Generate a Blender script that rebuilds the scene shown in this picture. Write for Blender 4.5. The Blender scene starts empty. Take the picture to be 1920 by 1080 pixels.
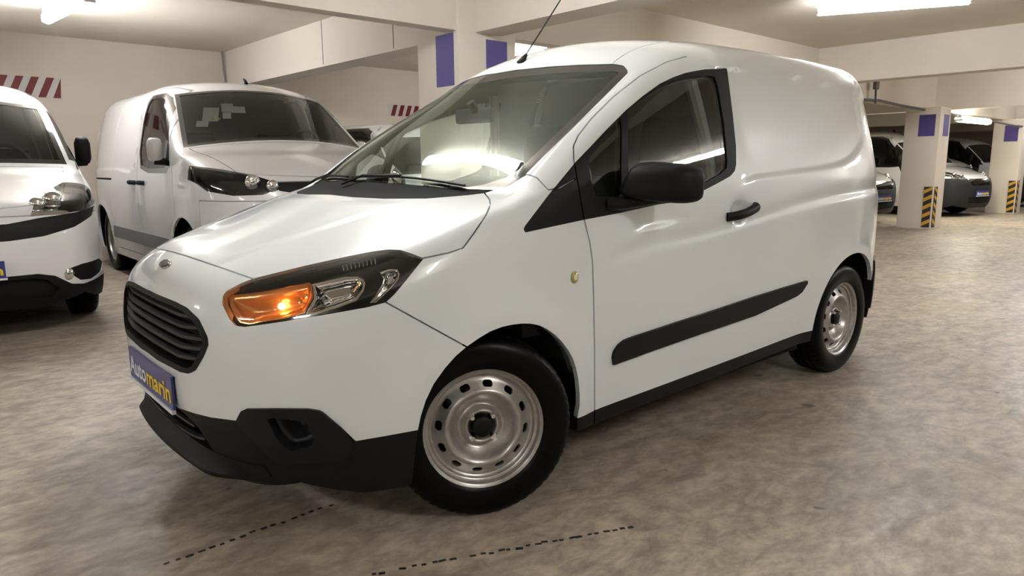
import bpy, math, random
import numpy as np
from math import radians as rad, sin, cos, pi

random.seed(7)
rng = np.random.default_rng(7)
SC = bpy.context.scene
COL = SC.collection

# ---------------------------------------------------------------- camera
# World frame: +x runs from the nose of the white van to its tail, y = 0 is its
# centre line (camera side is -y), z = 0 is the garage floor.
FPX = 1329.35
CAMP = np.array([-0.6122, -2.5494, 1.1558])
YAW, PITCH, ROLL = rad(40.8142), rad(9.8268), rad(-0.4022)
CF = np.array([sin(YAW)*cos(PITCH), cos(YAW)*cos(PITCH), -sin(PITCH)])
_R = np.array([cos(YAW), -sin(YAW), 0.0]); _U = np.cross(_R, CF)
CR = _R*cos(ROLL) + _U*sin(ROLL)
CU = -_R*sin(ROLL) + _U*cos(ROLL)
cd = bpy.data.cameras.new('camera'); co = bpy.data.objects.new('camera', cd); COL.objects.link(co)
cd.sensor_fit = 'HORIZONTAL'; cd.sensor_width = 36.0; cd.lens = FPX/1920*36.0
cd.clip_start = 0.05; cd.clip_end = 200
from mathutils import Matrix, Vector
co.matrix_world = Matrix(((CR[0], CU[0], -CF[0], CAMP[0]), (CR[1], CU[1], -CF[1], CAMP[1]),
                          (CR[2], CU[2], -CF[2], CAMP[2]), (0, 0, 0, 1)))
SC.camera = co

# ---------------------------------------------------------------- world, exposure
wd = bpy.data.worlds.new('world'); SC.world = wd; wd.use_nodes = True
wd.node_tree.nodes['Background'].inputs[0].default_value = (0, 0, 0, 1)   # closed garage, no sky
wd.node_tree.nodes['Background'].inputs[1].default_value = 0.0
SC.view_settings.view_transform = 'Standard'
SC.view_settings.look = 'None'
SC.view_settings.gamma = 1.0
SC.view_settings.use_curve_mapping = False
SC.view_settings.exposure = 1.12
LAMP_STRENGTH = 40.0

# ---------------------------------------------------------------- pixel helpers (1920x1080)
def ray(px, py):
    return CF + CR*(px-960)/FPX - CU*(py-540)/FPX
def topx(P):
    d = np.atleast_2d(P) - CAMP; w = d@CF
    return np.stack([960+FPX*(d@CR)/w, 540-FPX*(d@CU)/w], 1), w
def on_y(px, py, y):
    d = ray(px, py); return CAMP + d*(y-CAMP[1])/d[1]
def on_x(px, py, x):
    d = ray(px, py); return CAMP + d*(x-CAMP[0])/d[0]
def on_z(px, py, z):
    d = ray(px, py); return CAMP + d*(z-CAMP[2])/d[2]

# ---------------------------------------------------------------- materials
def mat(name, col, rough=.5, metal=0., coat=0., spec=.5, emis=None, estr=0., coatr=.03):
    m = bpy.data.materials.new(name); m.use_nodes = True
    b = m.node_tree.nodes['Principled BSDF']
    b.inputs['Base Color'].default_value = (*col, 1)
    b.inputs['Roughness'].default_value = rough
    b.inputs['Metallic'].default_value = metal
    b.inputs['Coat Weight'].default_value = coat
    b.inputs['Coat Roughness'].default_value = coatr
    b.inputs['Specular IOR Level'].default_value = spec
    if emis:
        b.inputs['Emission Color'].default_value = (*emis, 1); b.inputs['Emission Strength'].default_value = estr
    return m
def nodes(m):
    nt = m.node_tree
    return nt, nt.nodes, nt.links, nt.nodes['Principled BSDF']
def noisy(m, c0, c1, scale=8., detail=6., stretch=(1, 1, 1), bump=0., lo=.35, hi=.65, rough=None):
    nt, N, L, b = nodes(m)
    tc = N.new('ShaderNodeTexCoord'); mp = N.new('ShaderNodeMapping'); mp.inputs['Scale'].default_value = stretch
    nz = N.new('ShaderNodeTexNoise'); nz.inputs['Scale'].default_value = scale; nz.inputs['Detail'].default_value = detail
    cr = N.new('ShaderNodeValToRGB'); cr.color_ramp.elements[0].position = lo; cr.color_ramp.elements[1].position = hi
    cr.color_ramp.elements[0].color = (*c0, 1); cr.color_ramp.elements[1].color = (*c1, 1)
    L.new(tc.outputs['Object'], mp.inputs[0]); L.new(mp.outputs[0], nz.inputs['Vector'])
    L.new(nz.outputs[0], cr.inputs[0]); L.new(cr.outputs[0], b.inputs['Base Color'])
    if bump:
        bp = N.new('ShaderNodeBump'); bp.inputs['Strength'].default_value = bump; bp.inputs['Distance'].default_value = .01
        L.new(nz.outputs[0], bp.inputs['Height']); L.new(bp.outputs[0], b.inputs['Normal'])
    if rough:
        mr = N.new('ShaderNodeMapRange'); mr.inputs[3].default_value = rough[0]; mr.inputs[4].default_value = rough[1]
        L.new(nz.outputs[0], mr.inputs[0]); L.new(mr.outputs[0], b.inputs['Roughness'])
    return m
def glass_mat(name, tint, ior=1.45, rough=0.0, gcol=(1, 1, 1)):
    m = bpy.data.materials.new(name); m.use_nodes = True
    nt = m.node_tree; N, L = nt.nodes, nt.links; N.remove(N['Principled BSDF'])
    out = N['Material Output']
    tr = N.new('ShaderNodeBsdfTransparent'); tr.inputs[0].default_value = (*tint, 1)
    gl = N.new('ShaderNodeBsdfGlossy'); gl.inputs['Roughness'].default_value = rough; gl.inputs[0].default_value = (*gcol, 1)
    fr = N.new('ShaderNodeFresnel'); fr.inputs[0].default_value = ior
    mx = N.new('ShaderNodeMixShader')
    L.new(fr.outputs[0], mx.inputs[0]); L.new(tr.outputs[0], mx.inputs[1]); L.new(gl.outputs[0], mx.inputs[2])
    L.new(mx.outputs[0], out.inputs[0])
    return m
def paint(name, col, rough=.32, coat=1.0):
    return mat(name, col, rough, 0, coat, .5, coatr=.02)

M = {}
M['paint'] = paint('white_paint', (.775, .82, .825))
M['paint_silver'] = paint('pearl_white_paint', (.70, .69, .69))
M['paint_cool'] = paint('cool_white_paint', (.80, .80, .80))
M['plastic'] = noisy(mat('black_plastic', (.007, .007, .0075), .52, spec=.2), (.0055, .0055, .006), (.0085, .0085, .009), 300, 2, bump=.08)
M['gloss_black'] = mat('gloss_black', (.008, .008, .009), .08, 0, .6)
M['rubber'] = noisy(mat('tyre_rubber', (.0025, .0025, .0025), .34, spec=.12), (.0018, .0018, .0018), (.0035, .0035, .0035), 60, 3, bump=.05)
M['dark'] = mat('black_liner', (.0075, .0075, .0075), .85, spec=.2)
M['steel'] = noisy(mat('silver_wheel_paint', (.45, .44, .42), .33, .75), (.42, .41, .39), (.50, .49, .47), 40, 4, rough=(.28, .4))
M['chrome'] = mat('chrome', (.82, .82, .82), .06, 1.)
M['alu'] = mat('aluminium', (.55, .55, .55), .3, 1.)
M['glass'] = glass_mat('window_glass', (.85, .91, .875), 1.5)
M['screen'] = glass_mat('windscreen_glass', (.77, .85, .81), 1.70, gcol=(.90, 1., .95))
M['lens'] = glass_mat('lamp_lens', (.94, .95, .95), 1.45)
M['glass_soft'] = glass_mat('parked_van_glass', (.80, .84, .82), 1.45)
M['glass_dark'] = glass_mat('tinted_glass', (.35, .38, .37), 1.5)
M['trimgrey'] = mat('interior_grey', (.19, .185, .178), .8)
M['slat'] = mat('grille_slat_plastic', (.022, .022, .024), .38, spec=.4)
M['dash'] = noisy(mat('dashboard', (.02, .021, .022), .6), (.016, .017, .018), (.028, .029, .03), 200, 2, bump=.1)
M['beige'] = mat('headliner_beige', (.30, .285, .26), .9, spec=.2)
M['fabric'] = noisy(mat('seat_fabric', (.006, .006, .008), .95, spec=.05), (.005, .005, .007), (.008, .008, .010), 12, 2)
M['red_lens'] = mat('red_lens', (.35, .01, .01), .1, 0, .5)
M['amber'] = mat('amber_reflector', (.80, .36, .12), .2, .6)
M['amber_bulb'] = mat('lit_bulb', (1, .7, .3), .3, 0, 0, .5, (1., .52, .16), 9.)
M['plate_blue'] = mat('plate_blue', (.035, .045, .22), .35, 0, .3)
M['plate_white'] = mat('plate_white', (.75, .76, .80), .4)
M['plate_yellow'] = mat('plate_yellow', (.85, .60, .02), .4)
M['paper'] = mat('paper', (.6, .62, .58), .8)
M['sticker_yellow'] = mat('sticker_yellow', (.6, .55, .03), .6)

# ---------------------------------------------------------------- object helpers
def tag(o, label=None, cat=None, group=None, kind=None):
    if label: o['label'] = label
    if cat: o['category'] = cat
    if group: o['group'] = group
    if kind: o['kind'] = kind
    return o
def empty(name, loc=(0, 0, 0), rz=0., parent=None):
    o = bpy.data.objects.new(name, None); COL.objects.link(o)
    o.location = loc; o.rotation_euler = (0, 0, rz); o.empty_display_size = .2
    if parent: o.parent = parent
    return o
def link(name, me, material, parent=None):
    o = bpy.data.objects.new(name, me); COL.objects.link(o)
    if material is not None and len(me.materials) == 0: me.materials.append(material)
    if parent: o.parent = parent
    return o
def mesh_np(name, V, T, Nrm=None, smooth=True):
    """triangles + optional per-vertex normals -> mesh datablock"""
    V = np.asarray(V, np.float32); T = np.asarray(T, np.int32)
    used, inv = np.unique(T, return_inverse=True)
    V = V[used]; T = inv.reshape(T.shape).astype(np.int32)
    k = T.shape[1]
    me = bpy.data.meshes.new(name)
    me.vertices.add(len(V)); me.vertices.foreach_set('co', V.ravel())
    me.loops.add(T.size); me.loops.foreach_set('vertex_index', T.ravel())
    me.polygons.add(len(T)); me.polygons.foreach_set('loop_start', np.arange(0, T.size, k, dtype=np.int32))
    try: me.polygons.foreach_set('loop_total', np.full(len(T), k, np.int32))
    except Exception: pass
    me.polygons.foreach_set('use_smooth', np.full(len(T), smooth, bool))
    me.update(calc_edges=True); me.validate()
    if Nrm is not None:
        me.normals_split_custom_set_from_vertices([tuple(n) for n in np.asarray(Nrm)[used].astype(float)])
    return me

class MB:
    """collects simple shapes into one mesh"""
    def __init__(s): s.v = []; s.f = []
    def add(s, V, Fc):
        n = len(s.v); s.v += [tuple(map(float, p)) for p in V]; s.f += [tuple(i+n for i in q) for q in Fc]; return s
    def box(s, c, d, rz=0., R=None):
        x, y, z = [k/2 for k in d]
        P = [(a*x, b*y, e*z) for e in (-1, 1) for b in (-1, 1) for a in (-1, 1)]
        if rz: P = [(p[0]*cos(rz)-p[1]*sin(rz), p[0]*sin(rz)+p[1]*cos(rz), p[2]) for p in P]
        if R is not None: P = [tuple(R@Vector(p)) for p in P]
        P = [(p[0]+c[0], p[1]+c[1], p[2]+c[2]) for p in P]
        return s.add(P, [(0, 2, 3, 1), (4, 5, 7, 6), (0, 1, 5, 4), (2, 6, 7, 3), (0, 4, 6, 2), (1, 3, 7, 5)])
    def bbox(s, lo, hi): return s.box([(a+b)/2 for a, b in zip(lo, hi)], [b-a for a, b in zip(lo, hi)])
    def tube(s, pts, r, n=10, closed=False, caps=True, sx=1., up=None):
        pts = [np.array(p, float) for p in pts]; m = len(pts)
        rr = r if hasattr(r, '__len__') else [r]*m
        rings = []
        prev = None
        for i in range(m):
            if closed: d = pts[(i+1) % m]-pts[i-1]
            else: d = pts[min(i+1, m-1)]-pts[max(i-1, 0)]
            d = d/np.linalg.norm(d)
            if prev is None:
                h = np.array(up if up is not None else ((0, 0, 1) if abs(d[2]) < .9 else (1, 0, 0)), float)
            else: h = prev
            a = h-d*(h@d); a /= np.linalg.norm(a); b = np.cross(d, a); prev = a
            rings.append([pts[i]+rr[i]*(a*cos(t)+sx*b*sin(t)) for t in np.linspace(0, 2*pi, n, endpoint=False)])
        V = [p for rg in rings for p in rg]; Fc = []
        for i in range(m if closed else m-1):
            j = (i+1) % m
            for k in range(n):
                Fc.append((i*n+k, i*n+(k+1) % n, j*n+(k+1) % n, j*n+k))
        if caps and not closed:
            Fc.append(tuple(range(n))[::-1]); Fc.append(tuple((m-1)*n+k for k in range(n)))
        return s.add(V, Fc)
    def prism(s, poly, ax, lo, hi):
        """polygon in the plane normal to axis ax (coords = other two axes in order), extruded lo..hi"""
        n = len(poly); V = []
        for h in (lo, hi):
            for u, v in poly:
                p = [u, v]; p.insert(ax, h); V.append(p)
        Fc = [tuple(range(n))[::-1], tuple(range(n, 2*n))] + [(i, (i+1) % n, n+(i+1) % n, n+i) for i in range(n)]
        return s.add(V, Fc)
    def lathe(s, prof, n=48, c=(0, 0, 0), ax='y', closed=False):
        V = []; m = len(prof); Fc = []
        for i in range(n):
            t = 2*pi*i/n
            for r, h in prof:
                if ax == 'y': V.append((c[0]+r*cos(t), c[1]+h, c[2]+r*sin(t)))
                elif ax == 'z': V.append((c[0]+r*cos(t), c[1]+r*sin(t), c[2]+h))
                else: V.append((c[0]+h, c[1]+r*cos(t), c[2]+r*sin(t)))
        for i in range(n):
            j = (i+1) % n
            for k in range(m if closed else m-1):
                l = (k+1) % m
                Fc.append((i*m+k, i*m+l, j*m+l, j*m+k))
        return s.add(V, Fc)
    def sphere(s, c, r, n=16, m=10, sc=(1, 1, 1)):
        V = []; Fc = []
        for i in range(m+1):
            ph = pi*i/m
            for k in range(n):
                t = 2*pi*k/n
                V.append((c[0]+r*sc[0]*sin(ph)*cos(t), c[1]+r*sc[1]*sin(ph)*sin(t), c[2]+r*sc[2]*cos(ph)))
        for i in range(m):
            for k in range(n):
                Fc.append((i*n+k, (i+1)*n+k, (i+1)*n+(k+1) % n, i*n+(k+1) % n))
        return s.add(V, Fc)
    def mesh(s, name, smooth=False, bevel=0., seg=2):
        me = bpy.data.meshes.new(name); me.from_pydata(s.v, [], s.f); me.validate()
        import bmesh
        bm = bmesh.new(); bm.from_mesh(me)
        bmesh.ops.remove_doubles(bm, verts=bm.verts, dist=1e-5)
        bmesh.ops.recalc_face_normals(bm, faces=bm.faces)
        if bevel:
            es = [e for e in bm.edges if len(e.link_faces) == 2 and e.calc_face_angle(0) > .5]
            bmesh.ops.bevel(bm, geom=es, offset=bevel, segments=seg, affect='EDGES', profile=.5, clamp_overlap=True)
        bm.to_mesh(me); bm.free()
        if smooth is True or bevel:
            for p in me.polygons: p.use_smooth = True
            me.update()
            try: me.set_sharp_from_angle(angle=rad(38))
            except Exception: pass
        return me
    def build(s, name, material, parent=None, smooth=False, bevel=0., seg=2):
        return link(name, s.mesh(name, smooth, bevel, seg), material, parent)

# ---------------------------------------------------------------- smooth vehicle body engine
class Spl:
    """natural cubic spline as a cardinal basis (linear in its values)"""
    def __init__(s, k):
        k = np.asarray(k, float); s.k = k; n = len(k); h = np.diff(k)
        A = np.zeros((n, n)); B = np.zeros((n, n)); A[0, 0] = A[-1, -1] = 1
        for i in range(1, n-1):
            A[i, i-1] = h[i-1]; A[i, i] = 2*(h[i-1]+h[i]); A[i, i+1] = h[i]
            B[i, i-1] = 6/h[i-1]; B[i, i] = -6/h[i-1]-6/h[i]; B[i, i+1] = 6/h[i]
        s.M = np.linalg.solve(A, B)
    def basis(s, t):
        k = s.k; t = np.clip(t, k[0], k[-1]); i = np.clip(np.searchsorted(k, t)-1, 0, len(k)-2)
        h = k[i+1]-k[i]; a = (k[i+1]-t)/h; b = 1-a
        O = ((a**3-a)*h*h/6)[:, None]*s.M[i] + ((b**3-b)*h*h/6)[:, None]*s.M[i+1]
        r = np.arange(len(t)); O[r, i] += a; O[r, i+1] += b
        return O
class C1:
    def __init__(s, pts):
        p = np.array(pts, float); s.s = Spl(p[:, 0]); s.w = s.s.M@p[:, 1]; s.v = p[:, 1]
    def __call__(s, t):
        t = np.asarray(t, float); sh = t.shape; t = t.ravel()
        k = s.s.k; t2 = np.clip(t, k[0], k[-1]); i = np.clip(np.searchsorted(k, t2)-1, 0, len(k)-2)
        h = k[i+1]-k[i]; a = (k[i+1]-t2)/h; b = 1-a
        o = a*s.v[i]+b*s.v[i+1]+((a**3-a)*s.w[i]+(b**3-b)*s.w[i+1])*h*h/6
        return o.reshape(sh)
def smax(a, b, r):
    h = np.maximum(r-np.abs(a-b), 0)/r
    return np.maximum(a, b)+h*h*h*r/6
def sstep(e0, e1, x):
    t = np.clip((x-e0)/(e1-e0), 0, 1); return t*t*t*(t*(6*t-15)+10)

class Body:
    def __init__(s, F, bow, T, shift, crown, SX, SZ, S, R, rnose, rside, rrear=.2, rbow=None, extra=None, textra=None):
        s.F = C1(F); s.bow = C1(bow); s.T = C1(T); s.shift = C1(shift); s.crown = C1(crown)
        s.sx = Spl(SX); s.sz = Spl(SZ); s.S = np.array(S, float); s.R = C1(R)
        s.rbow = C1(rbow or [(0, 0), (.5, .03), (1., .18)])
        s.rnose = rnose; s.rside = C1(rside); s.rrear = rrear; s.extra = extra; s.textra = textra
    def bake(s, x0, x1, z0, z1, nx=720, nz=420):
        gx, gz = np.meshgrid(np.linspace(x0, x1, nx), np.linspace(z0, z1, nz), indexing='ij')
        s.g = s._side(gx.ravel(), gz.ravel()).reshape(nx, nz); s.gb = (x0, (nx-1)/(x1-x0), z0, (nz-1)/(z1-z0))
    def side(s, x, z):
        if not hasattr(s, 'g'): s.bake(s.sx.k[0], s.sx.k[-1], s.sz.k[0], s.sz.k[-1])
        x0, kx, z0, kz = s.gb; g = s.g
        u = np.clip((x-x0)*kx, 1, g.shape[0]-3.001); w = np.clip((z-z0)*kz, 1, g.shape[1]-3.001)
        i = u.astype(int); j = w.astype(int); u = u-i; w = w-j
        def bs(t): return ((1-t)**3/6, (3*t**3-6*t*t+4)/6, (-3*t**3+3*t*t+3*t+1)/6, t**3/6)
        cu, cw = bs(u), bs(w); o = 0
        for a in range(4):
            o = o+cu[a]*sum(cw[b]*g[i+a-1, j+b-1] for b in range(4))
        return o
    def _side(s, x, z):
        v = np.einsum('ni,ij,nj->n', s.sx.basis(x), s.S, s.sz.basis(z))
        if s.extra: v = v+s.extra(x, z)
        return v
    def top(s, x, a):
        v = s.T(x-s.shift(x)*a*a)-s.crown(x)*a*a
        return v if s.textra is None else v+s.textra(x, a)
    def f(s, P):
        x, a, z = P[:, 0], np.abs(P[:, 1]), P[:, 2]
        e = 1e-3
        F = s.F(z)+s.bow(a)
        nf = np.sqrt(1+((s.F(z+e)-s.F(z-e))/(2*e))**2+((s.bow(a+e)-s.bow(np.abs(a-e)))/(2*e))**2)
        hf = (F-x)/nf
        T = s.top(x, a); nt = np.sqrt(1+((s.top(x+e, a)-s.top(x-e, a))/(2*e))**2)
        ht = (z-T)/nt
        hs = a-s.side(x, z)
        hr = x-(s.R(z)-s.rbow(a))
        g = smax(smax(hf, ht, s.rnose), hr, s.rrear)
        return smax(g, hs, s.rside(x))
    def grad(s, P, e=1.5e-3):
        G = np.zeros_like(P)
        for i in range(3):
            d = np.zeros(3); d[i] = e
            G[:, i] = s.f(P+d)-s.f(P-d)
        return G/np.maximum(np.linalg.norm(G, axis=1), 1e-12)[:, None]
    def shoot(s, P, Q, it=34):
        """first zero of f going from P (inside) to Q (outside)"""
        lo = np.zeros(len(P)); hi = np.ones(len(P)); D = Q-P
        fl = s.f(P); fh = s.f(Q)
        for k in range(13):
            m = (lo+hi)/2 if k < 5 else np.clip((lo*fh-hi*fl)/np.where(fh-fl == 0, 1, fh-fl), lo, hi)
            fm = s.f(P+D*m[:, None]); ins = fm < 0
            if k >= 5:   # Illinois
                fh = np.where(ins & (k > 5), fh*.5, fh) if k % 2 else fh
                fl = np.where(~ins & (k > 5), fl*.5, fl) if k % 2 else fl
            lo = np.where(ins, m, lo); fl = np.where(ins, fm, fl); hi = np.where(ins, hi, m); fh = np.where(ins, fh, fm)
        b = np.abs(fl) < np.abs(fh)
        return P+D*np.where(b, lo, hi)[:, None]
    def hit(s, D, o, t0, t1, n=160):
        """rays from o along D, first entry into the body"""
        D = np.atleast_2d(D).astype(float); ts = np.linspace(t0, t1, n)
        A = o+D[:, None, :]*ts[None, :, None]
        v = s.f(A.reshape(-1, 3)).reshape(len(D), n)
        ins = v < 0; k = np.argmax(ins, 1); k = np.maximum(k, 1); ok = ins.any(1)
        r = np.arange(len(D)); lo = ts[k-1].copy(); hi = ts[k].copy()
        # no hit: take closest approach
        kk = np.argmin(v, 1); lo = np.where(ok, lo, ts[kk]); hi = np.where(ok, hi, ts[kk])
        for _ in range(30):
            m = (lo+hi)/2; i2 = s.f(o+D*m[:, None]) < 0
            hi = np.where(i2, m, hi); lo = np.where(i2, lo, m)
        return o+D*hi[:, None], ok
    def half(s, xs, ys, zs, cage, inner):
        """half body (y<=0) as triangles; xs,ys,zs are 0..1 lattices"""
        (x0, x1), (y0, y1), (z0, z1) = cage; (a0, a1), (b0, b1), (c0, c1) = inner
        nx, ny, nz = len(xs), len(ys), len(zs); idx = {}; L = []; quads = []
        def vid(i, j, k):
            key = (i*4096+j)*4096+k; r = idx.get(key)
            if r is None: r = idx[key] = len(L); L.append((i, j, k))
            return r
        for j in range(ny-1):
            for k in range(nz-1):
                quads.append((vid(0, j, k), vid(0, j, k+1), vid(0, j+1, k+1), vid(0, j+1, k)))
                quads.append((vid(nx-1, j, k), vid(nx-1, j+1, k), vid(nx-1, j+1, k+1), vid(nx-1, j, k+1)))
        for i in range(nx-1):
            for j in range(ny-1):
                quads.append((vid(i, j, nz-1), vid(i+1, j, nz-1), vid(i+1, j+1, nz-1), vid(i, j+1, nz-1)))
            for k in range(nz-1):
                quads.append((vid(i, 0, k), vid(i+1, 0, k), vid(i+1, 0, k+1), vid(i, 0, k+1)))
        L = np.array(L); u = np.stack([np.asarray(xs)[L[:, 0]], np.asarray(ys)[L[:, 1]], np.asarray(zs)[L[:, 2]]], 1)
        Q = np.array([x0, y0, z0])+u*np.array([x1-x0, y1-y0, z1-z0])
        P = np.array([a0, b0, c0])+u*np.array([a1-a0, b1-b0, c1-c0])
        V = s.shoot(P, Q); q = np.array(quads)
        T = np.concatenate([q[:, [0, 1, 2]], q[:, [0, 2, 3]]])
        return V, T

def uedge(Es):
    k, inv = np.unique(Es[:, 0].astype(np.int64)*(1 << 31)+Es[:, 1], return_inverse=True)
    return np.stack([k >> 31, k & ((1 << 31)-1)], 1), inv.ravel()
def cut(V, T, fv, *attrs):
    """split triangles along fv = 0"""
    fv = np.where(np.abs(fv) < 1e-7, 1e-7, fv); s = fv[T] > 0; n = s.sum(1); mix = (n == 1) | (n == 2)
    if not mix.any(): return (V, T)+attrs
    keep = T[~mix]; t = T[mix]; sm = s[mix]; odd = np.where(n[mix, None] == 1, sm, ~sm); k = np.argmax(odd, 1); r = np.arange(len(t))
    a, b, c = t[r, k], t[r, (k+1) % 3], t[r, (k+2) % 3]
    E = np.concatenate([np.stack([a, b], 1), np.stack([a, c], 1)]); Es = np.sort(E, 1)
    ue, inv = uedge(Es)
    w = fv[ue[:, 0]]/(fv[ue[:, 0]]-fv[ue[:, 1]])
    nv = V[ue[:, 0]]*(1-w)[:, None]+V[ue[:, 1]]*w[:, None]
    p = len(V)+inv[:len(t)]; q = len(V)+inv[len(t):]
    T2 = np.concatenate([keep, np.stack([a, p, q], 1), np.stack([p, b, c], 1), np.stack([p, c, q], 1)])
    return (np.concatenate([V, nv]), T2)+tuple(np.concatenate([A[~mix], A[mix], A[mix], A[mix]]) for A in attrs)
def refine(V, T, mask, *attrs):
    """1-to-4 split of masked triangles, neighbours closed by bisection"""
    vm = np.zeros(len(V), bool); vm[T[mask].ravel()] = True
    loc = vm[T].sum(1) >= 2
    if not loc.all():
        r = refine(V, T[loc], mask[loc], *[A[loc] for A in attrs])
        return (r[0], np.concatenate([T[~loc], r[1]]))+tuple(np.concatenate([A[~loc], B]) for A, B in zip(attrs, r[2:]))
    E = np.sort(np.concatenate([T[:, [0, 1]], T[:, [1, 2]], T[:, [2, 0]]]), 1)
    ue, inv = uedge(E); n = len(T)
    eid = np.stack([inv[:n], inv[n:2*n], inv[2*n:]], 1)
    se = np.zeros(len(ue), bool); se[eid[mask].ravel()] = True
    nid = np.full(len(ue), -1); nid[se] = len(V)+np.arange(se.sum())
    V2 = np.concatenate([V, (V[ue[se, 0]]+V[ue[se, 1]])/2])
    m = nid[eid]; cnt = (m >= 0).sum(1); out = [T[cnt == 0]]; sel = [np.where(cnt == 0)[0]]
    i3 = np.where(cnt == 3)[0]; t = T[i3]; mm = m[i3]
    for q in (np.stack([t[:, 0], mm[:, 0], mm[:, 2]], 1), np.stack([mm[:, 0], t[:, 1], mm[:, 1]], 1), np.stack([mm[:, 2], mm[:, 1], t[:, 2]], 1), mm):
        out.append(q); sel.append(i3)
    i1 = np.where(cnt == 1)[0]
    if len(i1):
        t = T[i1]; mm = m[i1]; k = np.argmax(mm >= 0, 1); r = np.arange(len(t))
        a, b, c, e = t[r, k], t[r, (k+1) % 3], t[r, (k+2) % 3], mm[r, k]
        out += [np.stack([a, e, c], 1), np.stack([e, b, c], 1)]; sel += [i1, i1]
    i2 = np.where(cnt == 2)[0]
    if len(i2):
        t = T[i2]; mm = m[i2]; k = np.argmax(mm < 0, 1); r = np.arange(len(t))
        a, b, c = t[r, k], t[r, (k+1) % 3], t[r, (k+2) % 3]; e1 = mm[r, (k+1) % 3]; e2 = mm[r, (k+2) % 3]
        out += [np.stack([a, b, e1], 1), np.stack([a, e1, e2], 1), np.stack([e1, c, e2], 1)]; sel += [i2]*3
    sel = np.concatenate(sel)
    return (V2, np.concatenate(out))+tuple(A[sel] for A in attrs)
def poly_sd(P, poly, mar=30.):
    """signed distance of 2-D points to a closed polygon, negative inside"""
    poly = np.asarray(poly, float)
    if len(P) > 4000 and mar:
        lo, hi = poly.min(0)-mar, poly.max(0)+mar
        m = ((P > lo) & (P < hi)).all(1); out = np.full(len(P), float(mar))
        out[m] = poly_sd(P[m], poly, 0); return out
    a = poly; b = np.roll(poly, -1, 0); d = np.full(len(P), 1e9); ins = np.zeros(len(P), bool)
    for p, q in zip(a, b):
        e = q-p; w = P-p; t = np.clip((w@e)/max(e@e, 1e-12), 0, 1); dd = w-t[:, None]*e
        d = np.minimum(d, (dd*dd).sum(1))
        c = (p[1] > P[:, 1]) != (q[1] > P[:, 1])
        with np.errstate(divide='ignore', invalid='ignore'):
            ins ^= c & (P[:, 0] < (q[0]-p[0])*(P[:, 1]-p[1])/(q[1]-p[1])+p[0])
    return np.where(ins, -1, 1)*np.sqrt(d)
def curve(pts, n=8, closed=True):
    """Catmull-Rom through points"""
    p = np.asarray(pts, float); m = len(p); out = []
    rng_ = range(m) if closed else range(m-1)
    for i in rng_:
        if closed: a, b, c, d = p[i-1], p[i], p[(i+1) % m], p[(i+2) % m]
        else: a, b, c, d = p[max(i-1, 0)], p[i], p[i+1], p[min(i+2, m-1)]
        for t in np.arange(n)/n:
            out.append(.5*((2*b)+(c-a)*t+(2*a-5*b+4*c-d)*t*t+(3*b-a-3*c+d)*t**3))
    if not closed: out.append(p[-1])
    return np.array(out)
def boundary(T):
    E = np.concatenate([T[:, [0, 1]], T[:, [1, 2]], T[:, [2, 0]]]); Es = np.sort(E, 1)
    u, inv = uedge(Es); cn = np.bincount(inv)
    return E[cn[inv] == 1]
def panel(V, Nm, T, depth=.012, off=0., mirror='near', skip_y0=True, skirt=True, dirn=None):
    """surface patch (offset by off along normals) with an inward flange; returns V,T,N arrays.
    mirror: near, far or both"""
    used, inv = np.unique(T, return_inverse=True); t = inv.reshape(-1, 3); v = V[used]+Nm[used]*(off if np.isscalar(off) else off[used][:, None]); nn = Nm[used]
    vs, ts, ns = [v], [t], [nn]
    if skirt and depth:
        E = boundary(t)
        if skip_y0: E = E[~((np.abs(v[E[:, 0], 1]) < 1e-4) & (np.abs(v[E[:, 1], 1]) < 1e-4))]
        if len(E):
            dv = -nn if dirn is None else np.broadcast_to(np.asarray(dirn, float), nn.shape)
            A, B = v[E[:, 0]], v[E[:, 1]]; A2, B2 = A+dv[E[:, 0]]*depth, B+dv[E[:, 1]]*depth
            fn = np.cross(B-A, A2-A); fn = -fn/np.maximum(np.linalg.norm(fn, axis=1), 1e-12)[:, None]
            k = len(v); m = len(E); i = np.arange(m)
            vs.append(np.concatenate([A, B, A2, B2])); ns.append(np.concatenate([fn]*4))
            ts.append(np.concatenate([np.stack([k+i+m, k+i, k+i+2*m], 1), np.stack([k+i+m, k+i+2*m, k+i+3*m], 1)]))
    v, t, nn = np.concatenate(vs), np.concatenate(ts), np.concatenate(ns)
    if mirror == 'near': return v, t, nn
    vm = v*[1, -1, 1]; nm = nn*[1, -1, 1]; tm = t[:, ::-1]
    if mirror == 'far': return vm, tm, nm
    return np.concatenate([v, vm]), np.concatenate([t, tm+len(v)]), np.concatenate([nn, nm])

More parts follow.
